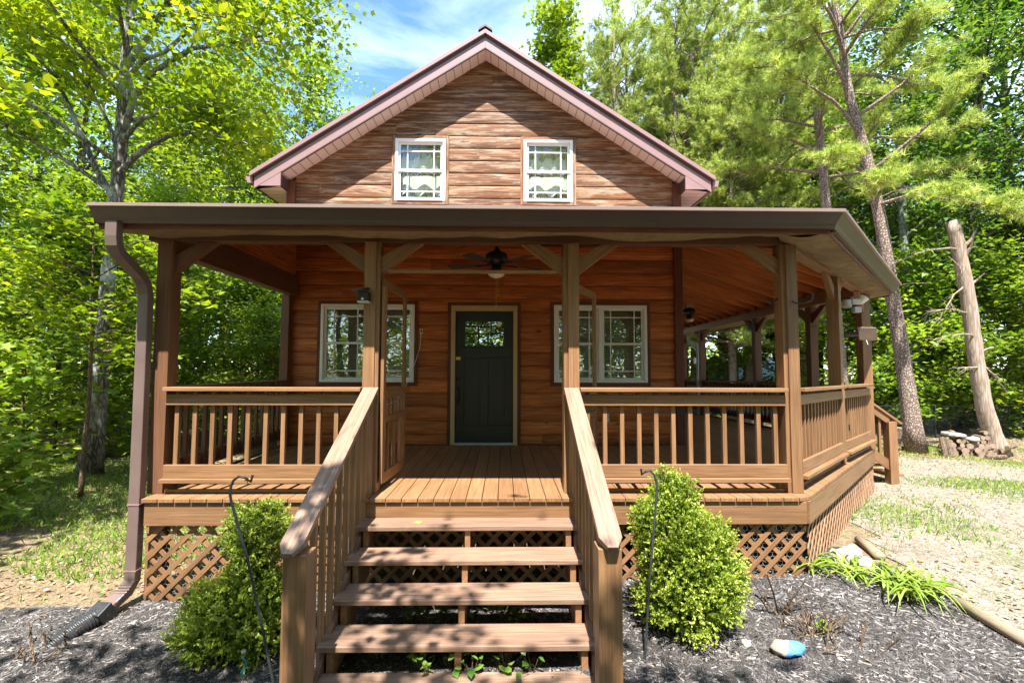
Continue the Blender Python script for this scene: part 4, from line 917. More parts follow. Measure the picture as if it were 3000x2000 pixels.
def gen_pine(name, label, loc, H, r0, path, cb, spread, nl, tufts, barkm, seed=1, ln=.15, w=.006, per=12, group=None, rad=None, limbs=(), bare=True, mat=None):
    g = np.random.default_rng(seed); rd = random.Random(seed); root = thing(name, label, 'pine tree', loc, group)
    if path is None: path = [(.02 * H * f * math.sin(seed), .01 * H * f, H * f) for f in (0, .3, .6, 1)]
    P = resample(path, 24)
    def at(t): x = t * 23; i = min(22, int(x)); return P[i].lerp(P[i + 1], x - i)
    def rr(t): return r0 * (1 - t) ** .75 + .015
    tb = MB(); tb.tube(P, [rr(i / 23) * (1 + .35 * math.exp(-i * .9)) for i in range(24)], 12)
    A = []; Dr = []
    def limb(pts, r, s0=.35, tw=1.0):
        m = 8; Q = resample(pts, m); tb.tube(Q, [r * (1 - .82 * i / (m - 1)) + .003 for i in range(m)], 6, cap=False)
        ll = sum((Q[i + 1] - Q[i]).length for i in range(m - 1))
        for k in range(int(5 + ll * 5 * tw)):
            f = rd.uniform(s0, 1) ** .8; x = f * (m - 1); i = min(m - 2, int(x)); o = Q[i].lerp(Q[i + 1], x - i); d = (Q[i + 1] - Q[i]).normalized()
            e = (d * rd.uniform(.4, 1) + Vector((rd.gauss(0, .55), rd.gauss(0, .55), rd.gauss(.25, .3)))).normalized() * rd.uniform(.25, .6)
            tb.tube([o, o + e * .5 + Vector((0, 0, -.02)), o + e], [.009, .006, .004], 4, cap=False)
            for q in (.3, .5, .65, .8, .92, 1.0): A.append(tuple(o + e * q)); Dr.append(tuple((e.normalized() + Vector((0, 0, .3))).normalized()))
    for i in range(nl):
        f = (i + rd.random()) / nl; t = cb + (.97 - cb) * f; o = at(t); az = i * 2.399 + rd.uniform(-.6, .6); l_ = spread * (1 - .62 * f ** 1.6) * rd.uniform(.6, 1.15); el = R(lerp(-4, 38, f) + rd.uniform(-8, 10))
        d = Vector((math.cos(az) * math.cos(el), math.sin(az) * math.cos(el), math.sin(el)))
        limb([o, o + d * l_ * .4 + Vector((0, 0, .06 * l_)), o + d * l_ * .75, o + d * l_ + Vector((0, 0, .07 * l_))], rr(t) * .33 + .01)
    if bare:
        for i in range(12):
            t = rd.uniform(.15, cb + .1); o = at(t); az = rd.uniform(0, 6.28); e = Vector((math.cos(az), math.sin(az), rd.uniform(-.1, .5))) * rd.uniform(.3, 1.1)
            tb.tube([o, o + e * .5 + Vector((0, 0, .05)), o + e], [.016, .01, .004], 5, cap=False)
    for pts, r in limbs: limb([Vector(p) for p in pts], r, .45, 1.2)
    tb.build('trunk', barkm, root, smooth=True).location = (0, 0, 0)
    A = np.array(A); Dr = np.array(Dr); k = g.choice(len(A), tufts); V, F, uv = needles(A[k] + g.normal(0, .05, (tufts, 3)), Dr[k], ln, w, per, g)
    np_mesh('crown', V, F, uv, mat or M['pine'], root)
    return root

M['tulip'] = leafmat('tulip_leaf', (.08, .15, .012), (.19, .28, .018), (.38, .43, .03), trans=.38)
M['maple'] = leafmat('maple_leaf', (.06, .13, .012), (.15, .25, .02), (.31, .39, .04), trans=.42)
M['oak'] = leafmat('forest_leaf', (.06, .125, .012), (.15, .24, .02), (.31, .37, .045), trans=.42)
M['deep'] = leafmat('deep_green_leaf', (.03, .09, .014), (.085, .175, .02), (.2, .29, .04), trans=.42)
M['bright'] = leafmat('bright_leaf', (.09, .17, .012), (.20, .29, .022), (.33, .40, .04), trans=.36)
M['pine'] = leafmat('pine_needle', (.15, .22, .035), (.31, .40, .07), (.50, .54, .14), trans=.3)
M['shrub'] = leafmat('shrub_leaf', (.075, .135, .014), (.25, .335, .035), (.50, .53, .11), trans=.3)
M['grass'] = leafmat('grass_blade', (.09, .18, .02), (.18, .29, .035), (.36, .40, .09), trans=.3)
M['weed'] = leafmat('weed_leaf', (.05, .14, .02), (.12, .23, .03), (.22, .32, .06), trans=.3)
M['litter'] = leafmat('dry_leaf', (.16, .09, .045), (.36, .25, .14), (.58, .47, .33), trans=.1)
M['chip'] = leafmat('mulch_chip', (.034, .031, .03), (.135, .12, .112), (.34, .30, .265), trans=0, gloss=.65)
M['pebble'] = leafmat('gravel_stone', (.15, .115, .08), (.30, .255, .21), (.58, .55, .50), trans=0, gloss=.8)
M['lily'] = leafmat('daylily_blade', (.11, .20, .02), (.22, .32, .04), (.38, .44, .12), trans=.3, gloss=.4)
M['barkg'] = bark('grey_lichen_bark', (.07, .06, .05), (.34, .32, .29), (12, 12, 3), patch=(.46, .47, .43))
M['barkf'] = bark('forest_bark', (.04, .032, .025), (.19, .16, .13), (10, 10, 2.2))
M['barkp'] = bark('pine_bark', (.15, .095, .07), (.50, .40, .33), (15, 15, 9), .9)
M['barkd'] = bark('bare_dead_wood', (.25, .18, .13), (.44, .355, .285), (16, 16, 1.0), .25)
M['twig'] = bark('brown_twig', (.10, .065, .04), (.26, .18, .12), (30, 30, 6))
M['bark2'] = bark('pale_green_bark', (.10, .115, .09), (.27, .29, .25), (8, 8, 3))

# the big tree left of the porch
tx, ty, tz = -7.63, 5.07, -.97
tp = [(-7.66, -.97), (-7.63, -.81), (-7.59, .21), (-7.52, 1.33), (-7.50, 3.05), (-7.41, 4.62), (-7.37, 6.05), (-7.36, 7.7), (-7.355, 8.5), (-7.3, 10.5), (-7.2, 12.5), (-7.1, 14.5)]
tp = [(a - tx, .0, b - tz) for a, b in tp]
TL = [[(-7.3, 5.05, 5.95), (-7.03, 4.9, 6.49), (-6.67, 4.7, 6.76), (-6.1, 4.5, 6.94), (-5.47, 4.2, 7.02), (-4.6, 3.9, 6.9), (-3.7, 3.6, 6.9)], [(-7.3, 5, 5.6), (-6.86, 4.8, 5.95), (-6.07, 4.5, 6.08), (-5.0, 4.2, 5.9)], [(-7.32, 5.0, 5.0), (-6.84, 4.9, 5.42), (-6.28, 4.8, 5.66), (-5.42, 4.6, 5.67), (-4.6, 4.3, 5.3)], [(-7.3, 5, 7.1), (-7.07, 4.9, 7.39), (-6.69, 4.8, 7.7), (-6.0, 4.4, 8.3), (-5, 4, 8.7)], [(-7.3, 5, 6.95), (-6.92, 4.9, 7.24), (-6.41, 4.8, 7.34), (-5.2, 4.2, 7.7), (-4.0, 3.9, 7.9)], [(-7.4, 5, 5.5), (-7.61, 5, 6.06), (-7.77, 4.9, 6.45), (-8.2, 4.6, 7.2)], [(-7.42, 5, 4.5), (-7.85, 4.95, 5.23), (-8.12, 4.9, 6.0), (-8.54, 4.8, 6.86), (-9.03, 4.7, 7.55), (-9.6, 4.5, 8.6)], [(-7.42, 5, 4.6), (-8.25, 4.8, 5.2), (-8.98, 4.4, 5.63), (-9.7, 4.0, 6.04)], [(-7.35, 5, 6.6), (-7.5, 3.9, 7.2), (-7.2, 2.9, 7.4), (-6.8, 2.2, 7.2)], [(-7.35, 5, 5.2), (-7.9, 3.8, 5.7), (-8.2, 2.8, 5.8), (-8.3, 2.2, 5.5)], [(-7.3, 5, 8.6), (-6.2, 4.3, 9.4), (-5.2, 3.9, 9.9), (-4.2, 3.7, 10.0)], [(-7.3, 5, 9.4), (-6.6, 3.8, 10.4), (-6.0, 3.0, 10.8)]]
TL = [([(a - tx, b - ty, c - tz) for a, b, c in q], .062 if i in (0, 2, 3, 6) else .045) for i, q in enumerate(TL)]
gen_tree('tulip_tree', 'tall tree with grey lichened trunk and pale curved limbs left of the porch', 'tree', (tx, ty, tz), 15.5, .18, .45, 3.9, 30, 30000, .118, M['barkg'], M['tulip'], seed=3, shape=LOBE, path=tp, rad=([0, .02, .08, .15, .26, .36, .45, .56, .61, .75, .9, 1], [.23, .185, .155, .142, .12, .118, .112, .095, .09, .07, .04, .02]), limbs=TL, sigma=.30, tilt=.75, up0=5, up1=60, down=.4)

# forest trees: a few kinds grown once, copied with their trunk and crown
OFF = 0
def proto(fn, *a, **k): return fn(*a, **k)
gA = 'broadleaf trees of the forest left of the cabin'; gB = 'broadleaf trees of the forest right of the drive'; gU = 'young understory trees at the forest edge'; gP = 'pines standing behind the cabin'; gR = 'trees across the drive behind the viewer'
F1 = gen_tree('forest_tree', '', 'tree', (0, 0, 0), 15, .17, .34, 3.1, 34, 9500, .19, M['barkf'], M['oak'], seed=21, sigma=.42, tilt=.7)
F2 = gen_tree('forest_tree', '', 'tree', (0, 0, 0), 17, .20, .34, 3.5, 36, 10000, .20, M['barkf'], M['maple'], seed=22, sigma=.45, tilt=.7)
F3 = gen_tree('forest_tree', '', 'tree', (0, 0, 0), 13, .13, .3, 2.9, 30, 8500, .17, M['barkg'], M['bright'], seed=23, sigma=.4, tilt=.7)
F4 = gen_tree('forest_tree', '', 'tree', (0, 0, 0), 18, .21, .2, 4.2, 40, 16500, .19, M['barkf'], M['deep'], seed=24, shape=OVAL, sigma=.42, tilt=.55)
U1 = gen_tree('understory_tree', '', 'young tree', (0, 0, 0), 5.2, .045, .06, 1.8, 28, 6500, .13, M['barkf'], M['maple'], seed=31, shape=MAPLE, sigma=.25, tilt=.45, up0=5, up1=50, roots=False)
U2 = gen_tree('understory_tree', '', 'young tree', (0, 0, 0), 4.0, .035, .05, 1.7, 26, 5800, .125, M['twig'], M['oak'], seed=32, shape=KITE, sigma=.25, tilt=.45, up0=0, up1=45, roots=False)
U3 = gen_tree('understory_tree', '', 'young tree', (0, 0, 0), 6.5, .055, .08, 2.1, 32, 7200, .14, M['barkg'], M['maple'], seed=33, shape=MAPLE, sigma=.3, tilt=.5, up0=5, up1=55, roots=False)
N1 = gen_pine('pine_tree', '', (0, 0, 0), 17, .17, None, .25, 3.1, 78, 13000, M['barkp'], seed=41, ln=.14, w=.0075, per=12)
N2 = gen_pine('pine_tree', '', (0, 0, 0), 15.5, .15, None, .2, 2.9, 74, 12000, M['barkp'], seed=42, ln=.14, w=.0075, per=12)
used = set()
def place(p, x, y, label, group, s=1.0, rz=None, lean=0, cat=None):
    o = p if p.name not in used else copy_tree(p); used.add(o.name) if o is p else None
    o.location = (x, y, gz(x, y) - .05); o.rotation_euler = (lean, random.uniform(-.03, .03), random.uniform(0, 6.28) if rz is None else rz); o.scale = (s, s, s * random.uniform(.95, 1.06)); o['label'] = label; o['group'] = group
    return o
labA = 'leafy forest tree standing deep in the woods left of the cabin'
for p, x, y, s in [(F2, -14.5, 12.0, 1), (F1, -19, 8.5, .95), (F3, -10.6, 14.5, 1), (F1, -13.5, 16.5, 1.05), (F2, -9.0, 16.5, .95), (F3, -17.5, 10, 1.1), (F4, -19.5, 15, 1), (F1, -8.3, 21.5, 1.0), (F2, -14, 20, 1.1), (F3, -12.2, 26, 1.25), (F1, -22, 9, 1.1), (F2, -25, 17, 1.1), (F3, -19, 24, 1.2), (F4, -11, 32, 1.1), (F1, -28, 25, 1.2), (F2, -20, 33, 1.2), (F3, -9.2, 27.5, 1.15), (F1, -15.5, 39, 1.3), (F4, -30, 36, 1.2), (F2, -10.5, 43, 1.2), (F3, -7.2, 24.5, .95)]:
    place(p, x, y, labA, gA, s)
labU = 'bushy green young tree filling the edge of the woods left of the cabin'
for p, x, y, s in [(U1, -9.6, 6.4, 1), (U2, -11.4, 5.2, 1.1), (U3, -8.6, 8.4, 1), (U1, -6.9, 9.6, .9), (U2, -5.7, 8.2, .85), (U3, -11.8, 9.6, 1.1), (U2, -13.6, 6.6, 1), (U1, -14.5, 9, 1.1), (U2, -9.7, 12.6, 1.2), (U3, -6.2, 12.6, 1), (U1, -7.7, 14.4, 1.1), (U2, -12, 15.5, 1.2), (U1, -5.2, 15.5, 1), (U3, -16, 13, 1.1), (U2, -5.9, 19, 1.3), (U1, -10.8, 18.4, 1.3), (U3, -4.8, 22, 1.2), (U2, -18.5, 7.2, 1.2), (U1, -15.6, 17.5, 1.3), (U3, -8.3, 18.6, 1.1), (U2, -7.4, 11.3, .95), (U1, -12.9, 12, 1.1), (U2, -4.4, 12.6, .8)]:
    place(p, x, y, labU, gU, s)
labB = 'tall leafy tree in the woods right of the gravel drive'
for p, x, y, s in [(F4, 15.5, 11, 1), (F4, 19.5, 8.5, 1.02), (F2, 14.2, 16.5, 1.0), (F4, 21, 14.5, 1.1), (F1, 18, 19, 1.1), (F3, 24, 19, 1.2), (F2, 27, 12, 1.1), (F1, 11.5, 22, 1.1), (F4, 15, 27, 1.1), (F2, 21.5, 26, 1.2), (F1, 28, 24, 1.2), (F3, 17.5, 33, 1.3), (F2, 8.6, 29, 1.05), (F4, 25, 34, 1.2), (F1, 32, 31, 1.2), (F3, 12, 37, 1.3)]:
    place(p, x, y, labB, gB, s)
labV = 'bushy young tree in the undergrowth behind the firewood'
for p, x, y, s in [(U3, 12.4, 9.6, .8), (U1, 14.4, 9.2, .95), (U2, 16.2, 9.4, 1.1), (U3, 17.5, 11.5, 1.1), (U1, 13.6, 12.2, 1.1), (U2, 11.6, 11.8, 1), (U3, 15.4, 13.8, 1.2), (U1, 18.9, 10.2, 1.1), (U2, 20.8, 11.4, 1.3), (U3, 9.6, 15.4, 1.1), (U1, 11.8, 15.4, 1.2), (U2, 7.6, 17.6, 1.3), (U1, 17.8, 15, 1.3), (U3, 21.5, 9, 1), (U2, 13.9, 10.4, .75), (U1, 8.6, 20.6, 1.3), (U2, 9.8, 26, 1.5), (U3, 7.2, 24, 1.3), (U1, 23.5, 10.5, 1.2)]:
    place(p, x, y, labV, gU, s)
labP = 'feathery pale green pine rising behind the cabin roof'
for p, x, y, s in [(N1, 7.2, 15.2, 1.08), (N2, 5.4, 17.5, 1.2), (N1, 9.6, 18.5, 1.08), (N2, 11.4, 14.6, 1.0), (N1, 7.4, 21.5, 1.1), (N2, 12.6, 19.5, 1.15), (N2, 8.9, 13.4, .82), (N2, 8.5, 15.9, 1.28), (N1, 10.8, 17.2, 1.2), (N1, 13.6, 16.8, 1.1), (N2, 6.6, 19.2, 1.3), (N1, 10.4, 22, 1.2), (N2, 4.6, 20.5, 1.25)]:
    place(p, x, y, labP, gP, s)
gen_tree('maple_tree', 'bright yellow-green treetop above the right slope of the gable roof', 'tree', (2.6, 18.5, gz(2, 18) - .05), 19.6, .19, .3, 2.6, 40, 12000, .2, M['barkf'], M['bright'], seed=52, shape=MAPLE, sigma=.32, tilt=.7)
for p, x, y, s in [(F2, -9.4, -12.8, .85), (F1, -2.2, -13.4, .95), (F4, 5, -13, .8), (F2, 12.4, -11.8, .85), (F1, -9, -17, 1), (F2, -3.5, -20, 1), (F3, 2.5, -17.5, 1.1), (F1, 8, -19, 1), (F4, 14, -17, 1), (F2, -15, -13, 1), (F3, -1, -27, 1.2), (F2, 6, -28, 1.2), (F1, 20, -10, 1), (U3, -6, -14.5, 1.2), (U1, -1, -16, 1.3), (U3, 4, -15, 1.3), (U2, 9, -15.5, 1.5), (U1, -11, -13.5, 1.4), (U3, 12, -13, 1.3), (U3, 0.5, -19, 1.4), (U1, 6.5, -18, 1.4)]:  # unseen trees; the nearest were added to hold sky light off the porch
    place(p, x, y, 'tree across the drive seen only mirrored in the cabin windows', gR, s)

# pine with the leaning trunk, pine behind it, dead trunk, thin trunks
def rel(path, l): return [(a - l[0], b - l[1], c - l[2]) for a, b, c in path]
la = (9.70, 6.45, -.78)
pA = [(9.70, 6.45, -.78), (9.58, 6.45, .42), (9.44, 6.45, 1.75), (9.31, 6.45, 2.76), (9.19, 6.45, 3.95), (9.06, 6.45, 4.87), (8.98, 6.45, 5.39), (8.84, 6.45, 6.12), (8.63, 6.45, 6.97), (8.42, 6.45, 7.85), (8.36, 6.45, 8.93), (8.22, 6.45, 9.83), (8.1, 6.5, 12), (8.0, 6.5, 14)]
LA = [[(8.75, 6.45, 6.6), (8.0, 6.2, 7.3), (7.2, 5.9, 7.5), (6.4, 5.6, 7.7)], [(8.45, 6.45, 7.8), (8.05, 6.3, 8.35), (7.4, 6.0, 8.9), (6.6, 5.6, 9.5)], [(8.96, 6.45, 5.5), (9.6, 6.2, 5.35), (10.2, 5.9, 4.9), (10.9, 5.7, 4.75), (11.5, 5.5, 4.4)], [(8.95, 6.45, 5.4), (8.3, 6.0, 5.7), (7.6, 5.6, 5.7), (7.0, 5.2, 5.5)], [(8.9, 6.4, 5.8), (9.4, 5.8, 6.3), (9.9, 5.3, 6.9), (10.2, 5.0, 7.3)], [(9.0, 6.4, 5.2), (8.6, 5.6, 5.2), (8.1, 5.0, 4.95), (7.7, 4.6, 4.8)], [(9.05, 6.4, 5.0), (9.3, 5.6, 5.0), (9.4, 5.0, 4.7)], [(8.6, 6.4, 7.1), (9.3, 6.0, 7.6), (9.8, 5.7, 8.1)], [(8.4, 6.4, 8.4), (7.6, 5.8, 9.4), (7.0, 5.5, 10.4)], [(8.35, 6.4, 9.0), (8.9, 5.8, 9.9), (9.3, 5.4, 10.4)]]
gen_pine('leaning_pine', 'scaly barked pine with leaning trunk beside the firewood pile', la, 14.8, .155, rel(pA, la), .60, 2.5, 30, 6500, M['barkp'], seed=61, ln=.17, w=.0065, per=13, limbs=[(rel(q, la), .045) for q in LA])
lb = (9.95, 9.0, -.8)
pB = [(9.95, 9, -.8), (9.8, 9, 2), (9.65, 9, 5), (9.54, 9, 7.25), (9.48, 9, 8.1), (9.42, 9, 9.4), (9.40, 9, 10.8), (9.39, 9, 12), (9.35, 9, 15.5)]
gen_pine('straight_pine', 'straight pine trunk rising just behind the leaning pine', lb, 16.3, .165, rel(pB, lb), .45, 2.9, 46, 8000, M['barkp'], seed=62, ln=.17, w=.007, per=12)
for x, y, lab, s in [(9.27, 14.0, 'slim pine standing behind the side porch beside the shed end', .95), (9.95, 14.2, 'crooked pine standing behind the side porch before the shed roof', 1.0), (11.9, 14.0, 'rough barked pine framed by the side porch posts', 1.08)]:
    place(N2, x, y, lab, gP, s)
ld = (11.19, 6.08, -.8)
pD = [(11.19, 6.08, -.8), (11.16, 6.08, -.5), (10.95, 6.08, .285), (10.81, 6.08, 1.41), (10.72, 6.08, 2.71), (10.60, 6.08, 3.53), (10.50, 6.08, 4.26), (10.44, 6.08, 4.52)]
t = thing('dead_trunk', 'bare barkless dead tree trunk with broken stubs right of the firewood', 'dead tree', ld)
tb = MB(); Pd = resample(rel(pD, ld), 20); tb.tube(Pd, [.10 * math.exp(-i * .8) + lerp(.155, .13, min(1, i / 18)) * (1 + .05 * math.sin(i * 2.3)) for i in range(20)], 14)
tr_o = tb.build('trunk', M['barkd'], t, smooth=True); tr_o.location = (0, 0, 0)
def absb(pts, r, n=6):
    mb = MB(); Q = resample(rel(pts, ld), 7); mb.tube(Q, [r * (1 - .75 * i / 6) + .003 for i in range(7)], n); return mb
for pts, r in [([(10.55, 6.05, 3.85), (10.75, 5.98, 4.05), (10.82, 5.95, 4.25)], .055), ([(10.58, 6.05, 3.6), (10.76, 6, 3.9), (10.8, 5.98, 4.12)], .05), ([(10.7, 6.05, 3.0), (10.9, 6, 3.2), (10.98, 5.95, 3.3)], .035), ([(10.8, 6.05, 1.5), (11.0, 6, 1.62), (11.1, 5.95, 1.66)], .03)]:
    absb(pts, r).build('broken_stub', M['barkd'], t, smooth=True).location = (0, 0, 0)
rd = random.Random(5)
for st, d0, l0 in [((10.55, 6.05, 3.85), (-1, -.1, .12), 1.7), ((10.66, 6.05, 3.1), (-.8, -.1, -.7), 1.2), ((10.7, 6.05, 2.4), (-.9, .0, .25), .95), ((10.62, 6.05, 3.45), (-.9, -.3, -.1), 1.2), ((10.75, 6.0, 1.9), (-1, -.1, .2), .9), ((10.8, 6, 1.2), (-.6, -.1, .1), .6), ((10.8, 6, 1.3), (.5, -.1, -.25), .5)]:
    mb = MB(); q = Vector(st) - Vector(ld); d = Vector(d0).normalized(); pts = [q]
    for k in range(6):
        d = (d + Vector((rd.gauss(0, .14), rd.gauss(0, .14), -.08 + rd.gauss(0, .08)))).normalized(); q = q + d * l0 / 6; pts.append(q)
        if k > 0:
            for _ in range(2):
                e = (d + Vector((rd.gauss(0, .7), rd.gauss(0, .5), rd.gauss(-.2, .6)))).normalized() * rd.uniform(.12, .4); mb.tube([q, q + e * .5 + Vector((0, 0, .02)), q + e], [.006, .004, .002], 4, cap=False)
    mb.tube(pts, [.02 * (1 - k / 7) + .003 for k in range(7)], 5); mb.build('bare_branch', M['barkd'], t).location = (0, 0, 0)
l2 = (13.42, 10.3, -.8); p2 = [(13.42, 10.3, -.8), (13.15, 10.3, 1.5), (13.03, 10.3, 2.9), (13.0, 10.3, 4.3), (12.95, 10.3, 8), (12.9, 10.3, 14)]
gen_tree('slender_tree', 'slender smooth greenish trunk between the leaning pine and the dead trunk', 'tree', l2, 14.8, .17, .35, 2.6, 22, 6500, .17, M['bark2'], M['deep'], seed=71, path=rel(p2, l2), sigma=.4, shape=OVAL)

# trees that throw the dappled shade over the steps and lawn
def shade_keep(X, g):
    yp = X[:, 1] + (X[:, 2] + .8) / 2.1445; x = X[:, 0]
    p = np.where(yp > .60, 0, np.where(yp > .15, np.where((x > -.7) & (x < .7), .13, 0), np.where(yp > -.3, .22, 1.0)))
    p = np.where((x > .35) & (yp > -1.0), p * .25, p)
    p = np.where((x > 1.15) & (yp > -.9), p * .55, p); p = np.where((x > 1.15) & (yp > -.3), 0, p)
    p = np.where((x < -1.5) & (yp > -.6), np.maximum(p, .12) * .6, p); p = np.where((x < -1.5) & (yp > .25), 0, p)
    vis = (X[:, 2] - 1.15) < 1.0 * (X[:, 1] + 4.29) + .5
    p = np.where(vis, 0, p)
    nn = np.sin(x * 2.3 + 1.0) * np.sin(yp * 3.1 + x) + np.sin(x * 5.1 - yp * 4) * .6
    return g.uniform(0, 1, len(x)) < np.where((np.abs(x + .9) < .25) & (yp < -1.0) | (np.abs(x - .95) < .12) & (yp < -1.1), 1, p * np.clip(.62 + .5 * nn, .05, 1))
gen_tree('shade_tree', 'tree behind the viewer casting dappled shade over the front steps', 'tree', (-1.4, -7.4, gz(-1, -4) - .1), 8.6, .13, .5, 4.6, 38, 22000, .12, M['barkg'], M['tulip'], seed=81, shape=LOBE, sigma=.38, keep=shade_keep, up0=5, up1=50)
gen_tree('shade_tree', 'tree behind the viewer shading the right mulch bed', 'tree', (3.4, -7.2, gz(3, -4) - .1), 8.6, .12, .5, 3.6, 30, 16000, .12, M['barkg'], M['tulip'], seed=86, shape=LOBE, sigma=.38, keep=shade_keep, up0=5, up1=50)
gen_tree('lawn_tree', 'tree outside the left edge casting shade bands over the lawn', 'tree', (-7.9, -2.7, gz(-9, -3) - .1), 8.2, .11, .42, 2.5, 24, 6000, .14, M['barkg'], M['tulip'], seed=82, shape=LOBE, sigma=.34)
gen_tree('lawn_tree', 'slim tree beyond the left edge shading the lawn beside the porch', 'tree', (-7.0, -1.0, gz(-7, 0) - .1), 8.2, .1, .52, 2.4, 24, 4200, .14, M['barkg'], M['tulip'], seed=83, shape=LOBE, sigma=.34)

gen_tree('maple_sapling', 'thin maple sapling whose leafy sprays cross the grey trunk', 'young tree', (-6.45, 3.5, gz(-6, 3.5)), 4.4, .026, .5, 1.35, 18, 1700, .125, M['twig'], M['tulip'], seed=95, shape=MAPLE, sigma=.2, tilt=.4, up0=5, up1=35, roots=False)
# oak sapling whose leaves hang in front of the big trunk
gen_tree('oak_sapling', 'low oak sapling with big lobed leaves before the grey trunk', 'young tree', (-7.75, 3.9, gz(-8, 4)), 2.2, .022, .15, 1.0, 16, 620, .17, M['twig'], M['maple'], seed=91, shape=MAPLE, sigma=.18, tilt=.4, up0=5, up1=40, roots=False)
gen_tree('oak_sapling', 'leafy sapling at the left border of the lawn', 'young tree', (-6.5, 2.1, gz(-7, 2)), 1.0, .015, .1, .7, 14, 420, .15, M['twig'], M['maple'], seed=92, shape=MAPLE, sigma=.15, tilt=.4, up0=5, up1=40, roots=False)

# far woods: one mass
g = np.random.default_rng(101); n = 46000
a = g.uniform(-3.1416, 3.1416, n); rr_ = g.uniform(46, 74, n); X = np.stack([np.sin(a) * rr_, np.cos(a) * rr_, g.uniform(0, 1, n) ** 1.3 * 15 - 1], 1)
ok = ~((np.abs(X[:, 0] / np.maximum(1, X[:, 1] + 4) - .0) < .36) & (X[:, 0] < 6) & (X[:, 0] > -16) & (X[:, 2] > 8)); X = X[ok]
V, F, uv = leaves(X, .95, KITE, .9, 0, g); X[:, 0] += 0; tag(np_mesh('far_woods', V, F, uv, M['oak']), kind='stuff')
g = np.random.default_rng(102); X = []
while len(X) < 9000:
    x, y = g.uniform(-30, 34), g.uniform(6.5, 40)
    if (-8.3 + (y - 6.5) * .05 < x < 9.5 + (y - 6) * -.05 and y < 13) or (-5 < x < 8 and y < 24) or (x > 0 and y < 9.6): continue
    X.append((x, y, gz(x, y) + abs(g.normal(0, .38))))
V, F, uv = leaves(np.array(X), .2, MAPLE, .5, .1, g); tag(np_mesh('undergrowth', V, F, uv, M['maple']), kind='stuff')

# shrubs by the steps
def shrub(name, lab, base, lobes, n, seed, ls=.0235):
    g = np.random.default_rng(seed); t = thing(name, lab, 'shrub', base); b = Vector(base); tb = MB()
    for (c, r) in lobes:
        for k in range(9):
            d = Vector((g.normal(), g.normal(), abs(g.normal()) + .3)).normalized(); e = Vector(c) - b + Vector((d.x * r[0], d.y * r[1], d.z * r[2])) * .85
            tb.tube([(0, 0, 0), tuple((Vector(c) - b) * .6 + Vector((.02, 0, 0))), tuple(e)], [.012, .008, .003], 5, cap=False)
    tb.build('stem', M['twig'], t).location = (0, 0, 0)
    vol = np.array([r[0] * r[1] * r[2] for c, r in lobes]) ** .7; ci = g.choice(len(lobes), n, p=vol / vol.sum()); Cc = np.array([c for c, r in lobes])[ci]; Rr = np.array([r for c, r in lobes])[ci]
    d = unit(g.normal(0, 1, (n, 3))); rad = g.uniform(.02, 1.08, n) ** .40 * (1 + .24 * np.sin(d[:, 0] * 6 + seed) * np.sin(d[:, 2] * 7 + d[:, 1] * 5) + g.normal(0, .05, n)); P = Cc + d * Rr * rad[:, None]
    dr = unit(d + np.array([0, 0, .55]) + g.normal(0, .3, (n, 3))); per = 11
    Pn = np.repeat(P, per, 0); D_ = np.repeat(dr, per, 0); k = np.tile(np.arange(per), n)[:, None]; off = (k / per) * .08
    ld_ = unit(D_ * .8 + g.normal(0, .55, (n * per, 3))); sd = unit(np.cross(ld_, g.normal(0, 1, (n * per, 3)))); up = np.cross(sd, ld_)
    sz = ls * g.uniform(.7, 1.3, (n * per, 1)); B = Pn + D_ * off
    V = np.stack([B, B + ld_ * sz * .5 - sd * sz * .27 + up * sz * .06, B + ld_ * sz, B + ld_ * sz * .5 + sd * sz * .27 + up * sz * .06], 1) - np.array(base)
    h = np.clip(np.repeat((rad - .55) * 1.1, per) * .8 + k[:, 0] / per * .35 + g.normal(0, .12, n * per), 0, 1)
    np_mesh('foliage', V.reshape(-1, 3), np.arange(n * per * 4).reshape(-1, 4), np.stack([h, h], 1), M['shrub'], t)
shrub('boxwood_shrub', 'two tiered yellow-green shrub left of the front steps', (-1.64, -.62, gz(-1.7, -.6)), [((-1.58, -.55, -.12), (.21, .21, .16)), ((-1.58, -.60, -.38), (.13, .16, .18)), ((-1.64, -.64, -.63), (.31, .28, .22)), ((-1.50, -.62, -.76), (.24, .26, .17)), ((-1.84, -.68, -.76), (.19, .21, .13)), ((-1.50, -.55, .02), (.06, .07, .08)), ((-1.70, -.56, .0), (.06, .07, .07)), ((-1.90, -.66, -.56), (.09, .10, .09)), ((-1.40, -.64, -.48), (.09, .10, .10))], 5200, 111)
shrub('arborvitae_shrub', 'tall egg-shaped yellow-green shrub right of the front steps', (1.70, -.55, gz(1.7, -.6)), [((1.62, -.53, .10), (.15, .15, .19)), ((1.63, -.55, -.12), (.27, .25, .24)), ((1.73, -.57, -.34), (.33, .31, .30)), ((1.73, -.58, -.56), (.33, .32, .24)), ((1.42, -.56, -.02), (.09, .10, .12)), ((1.94, -.58, -.14), (.11, .12, .11)), ((1.57, -.53, .26), (.05, .05, .09)), ((1.73, -.56, .18), (.06, .07, .10)), ((1.50, -.56, -.25), (.11, .11, .11)), ((2.02, -.60, -.46), (.10, .11, .12)), ((1.46, -.60, -.58), (.12, .12, .11))], 6600, 112)

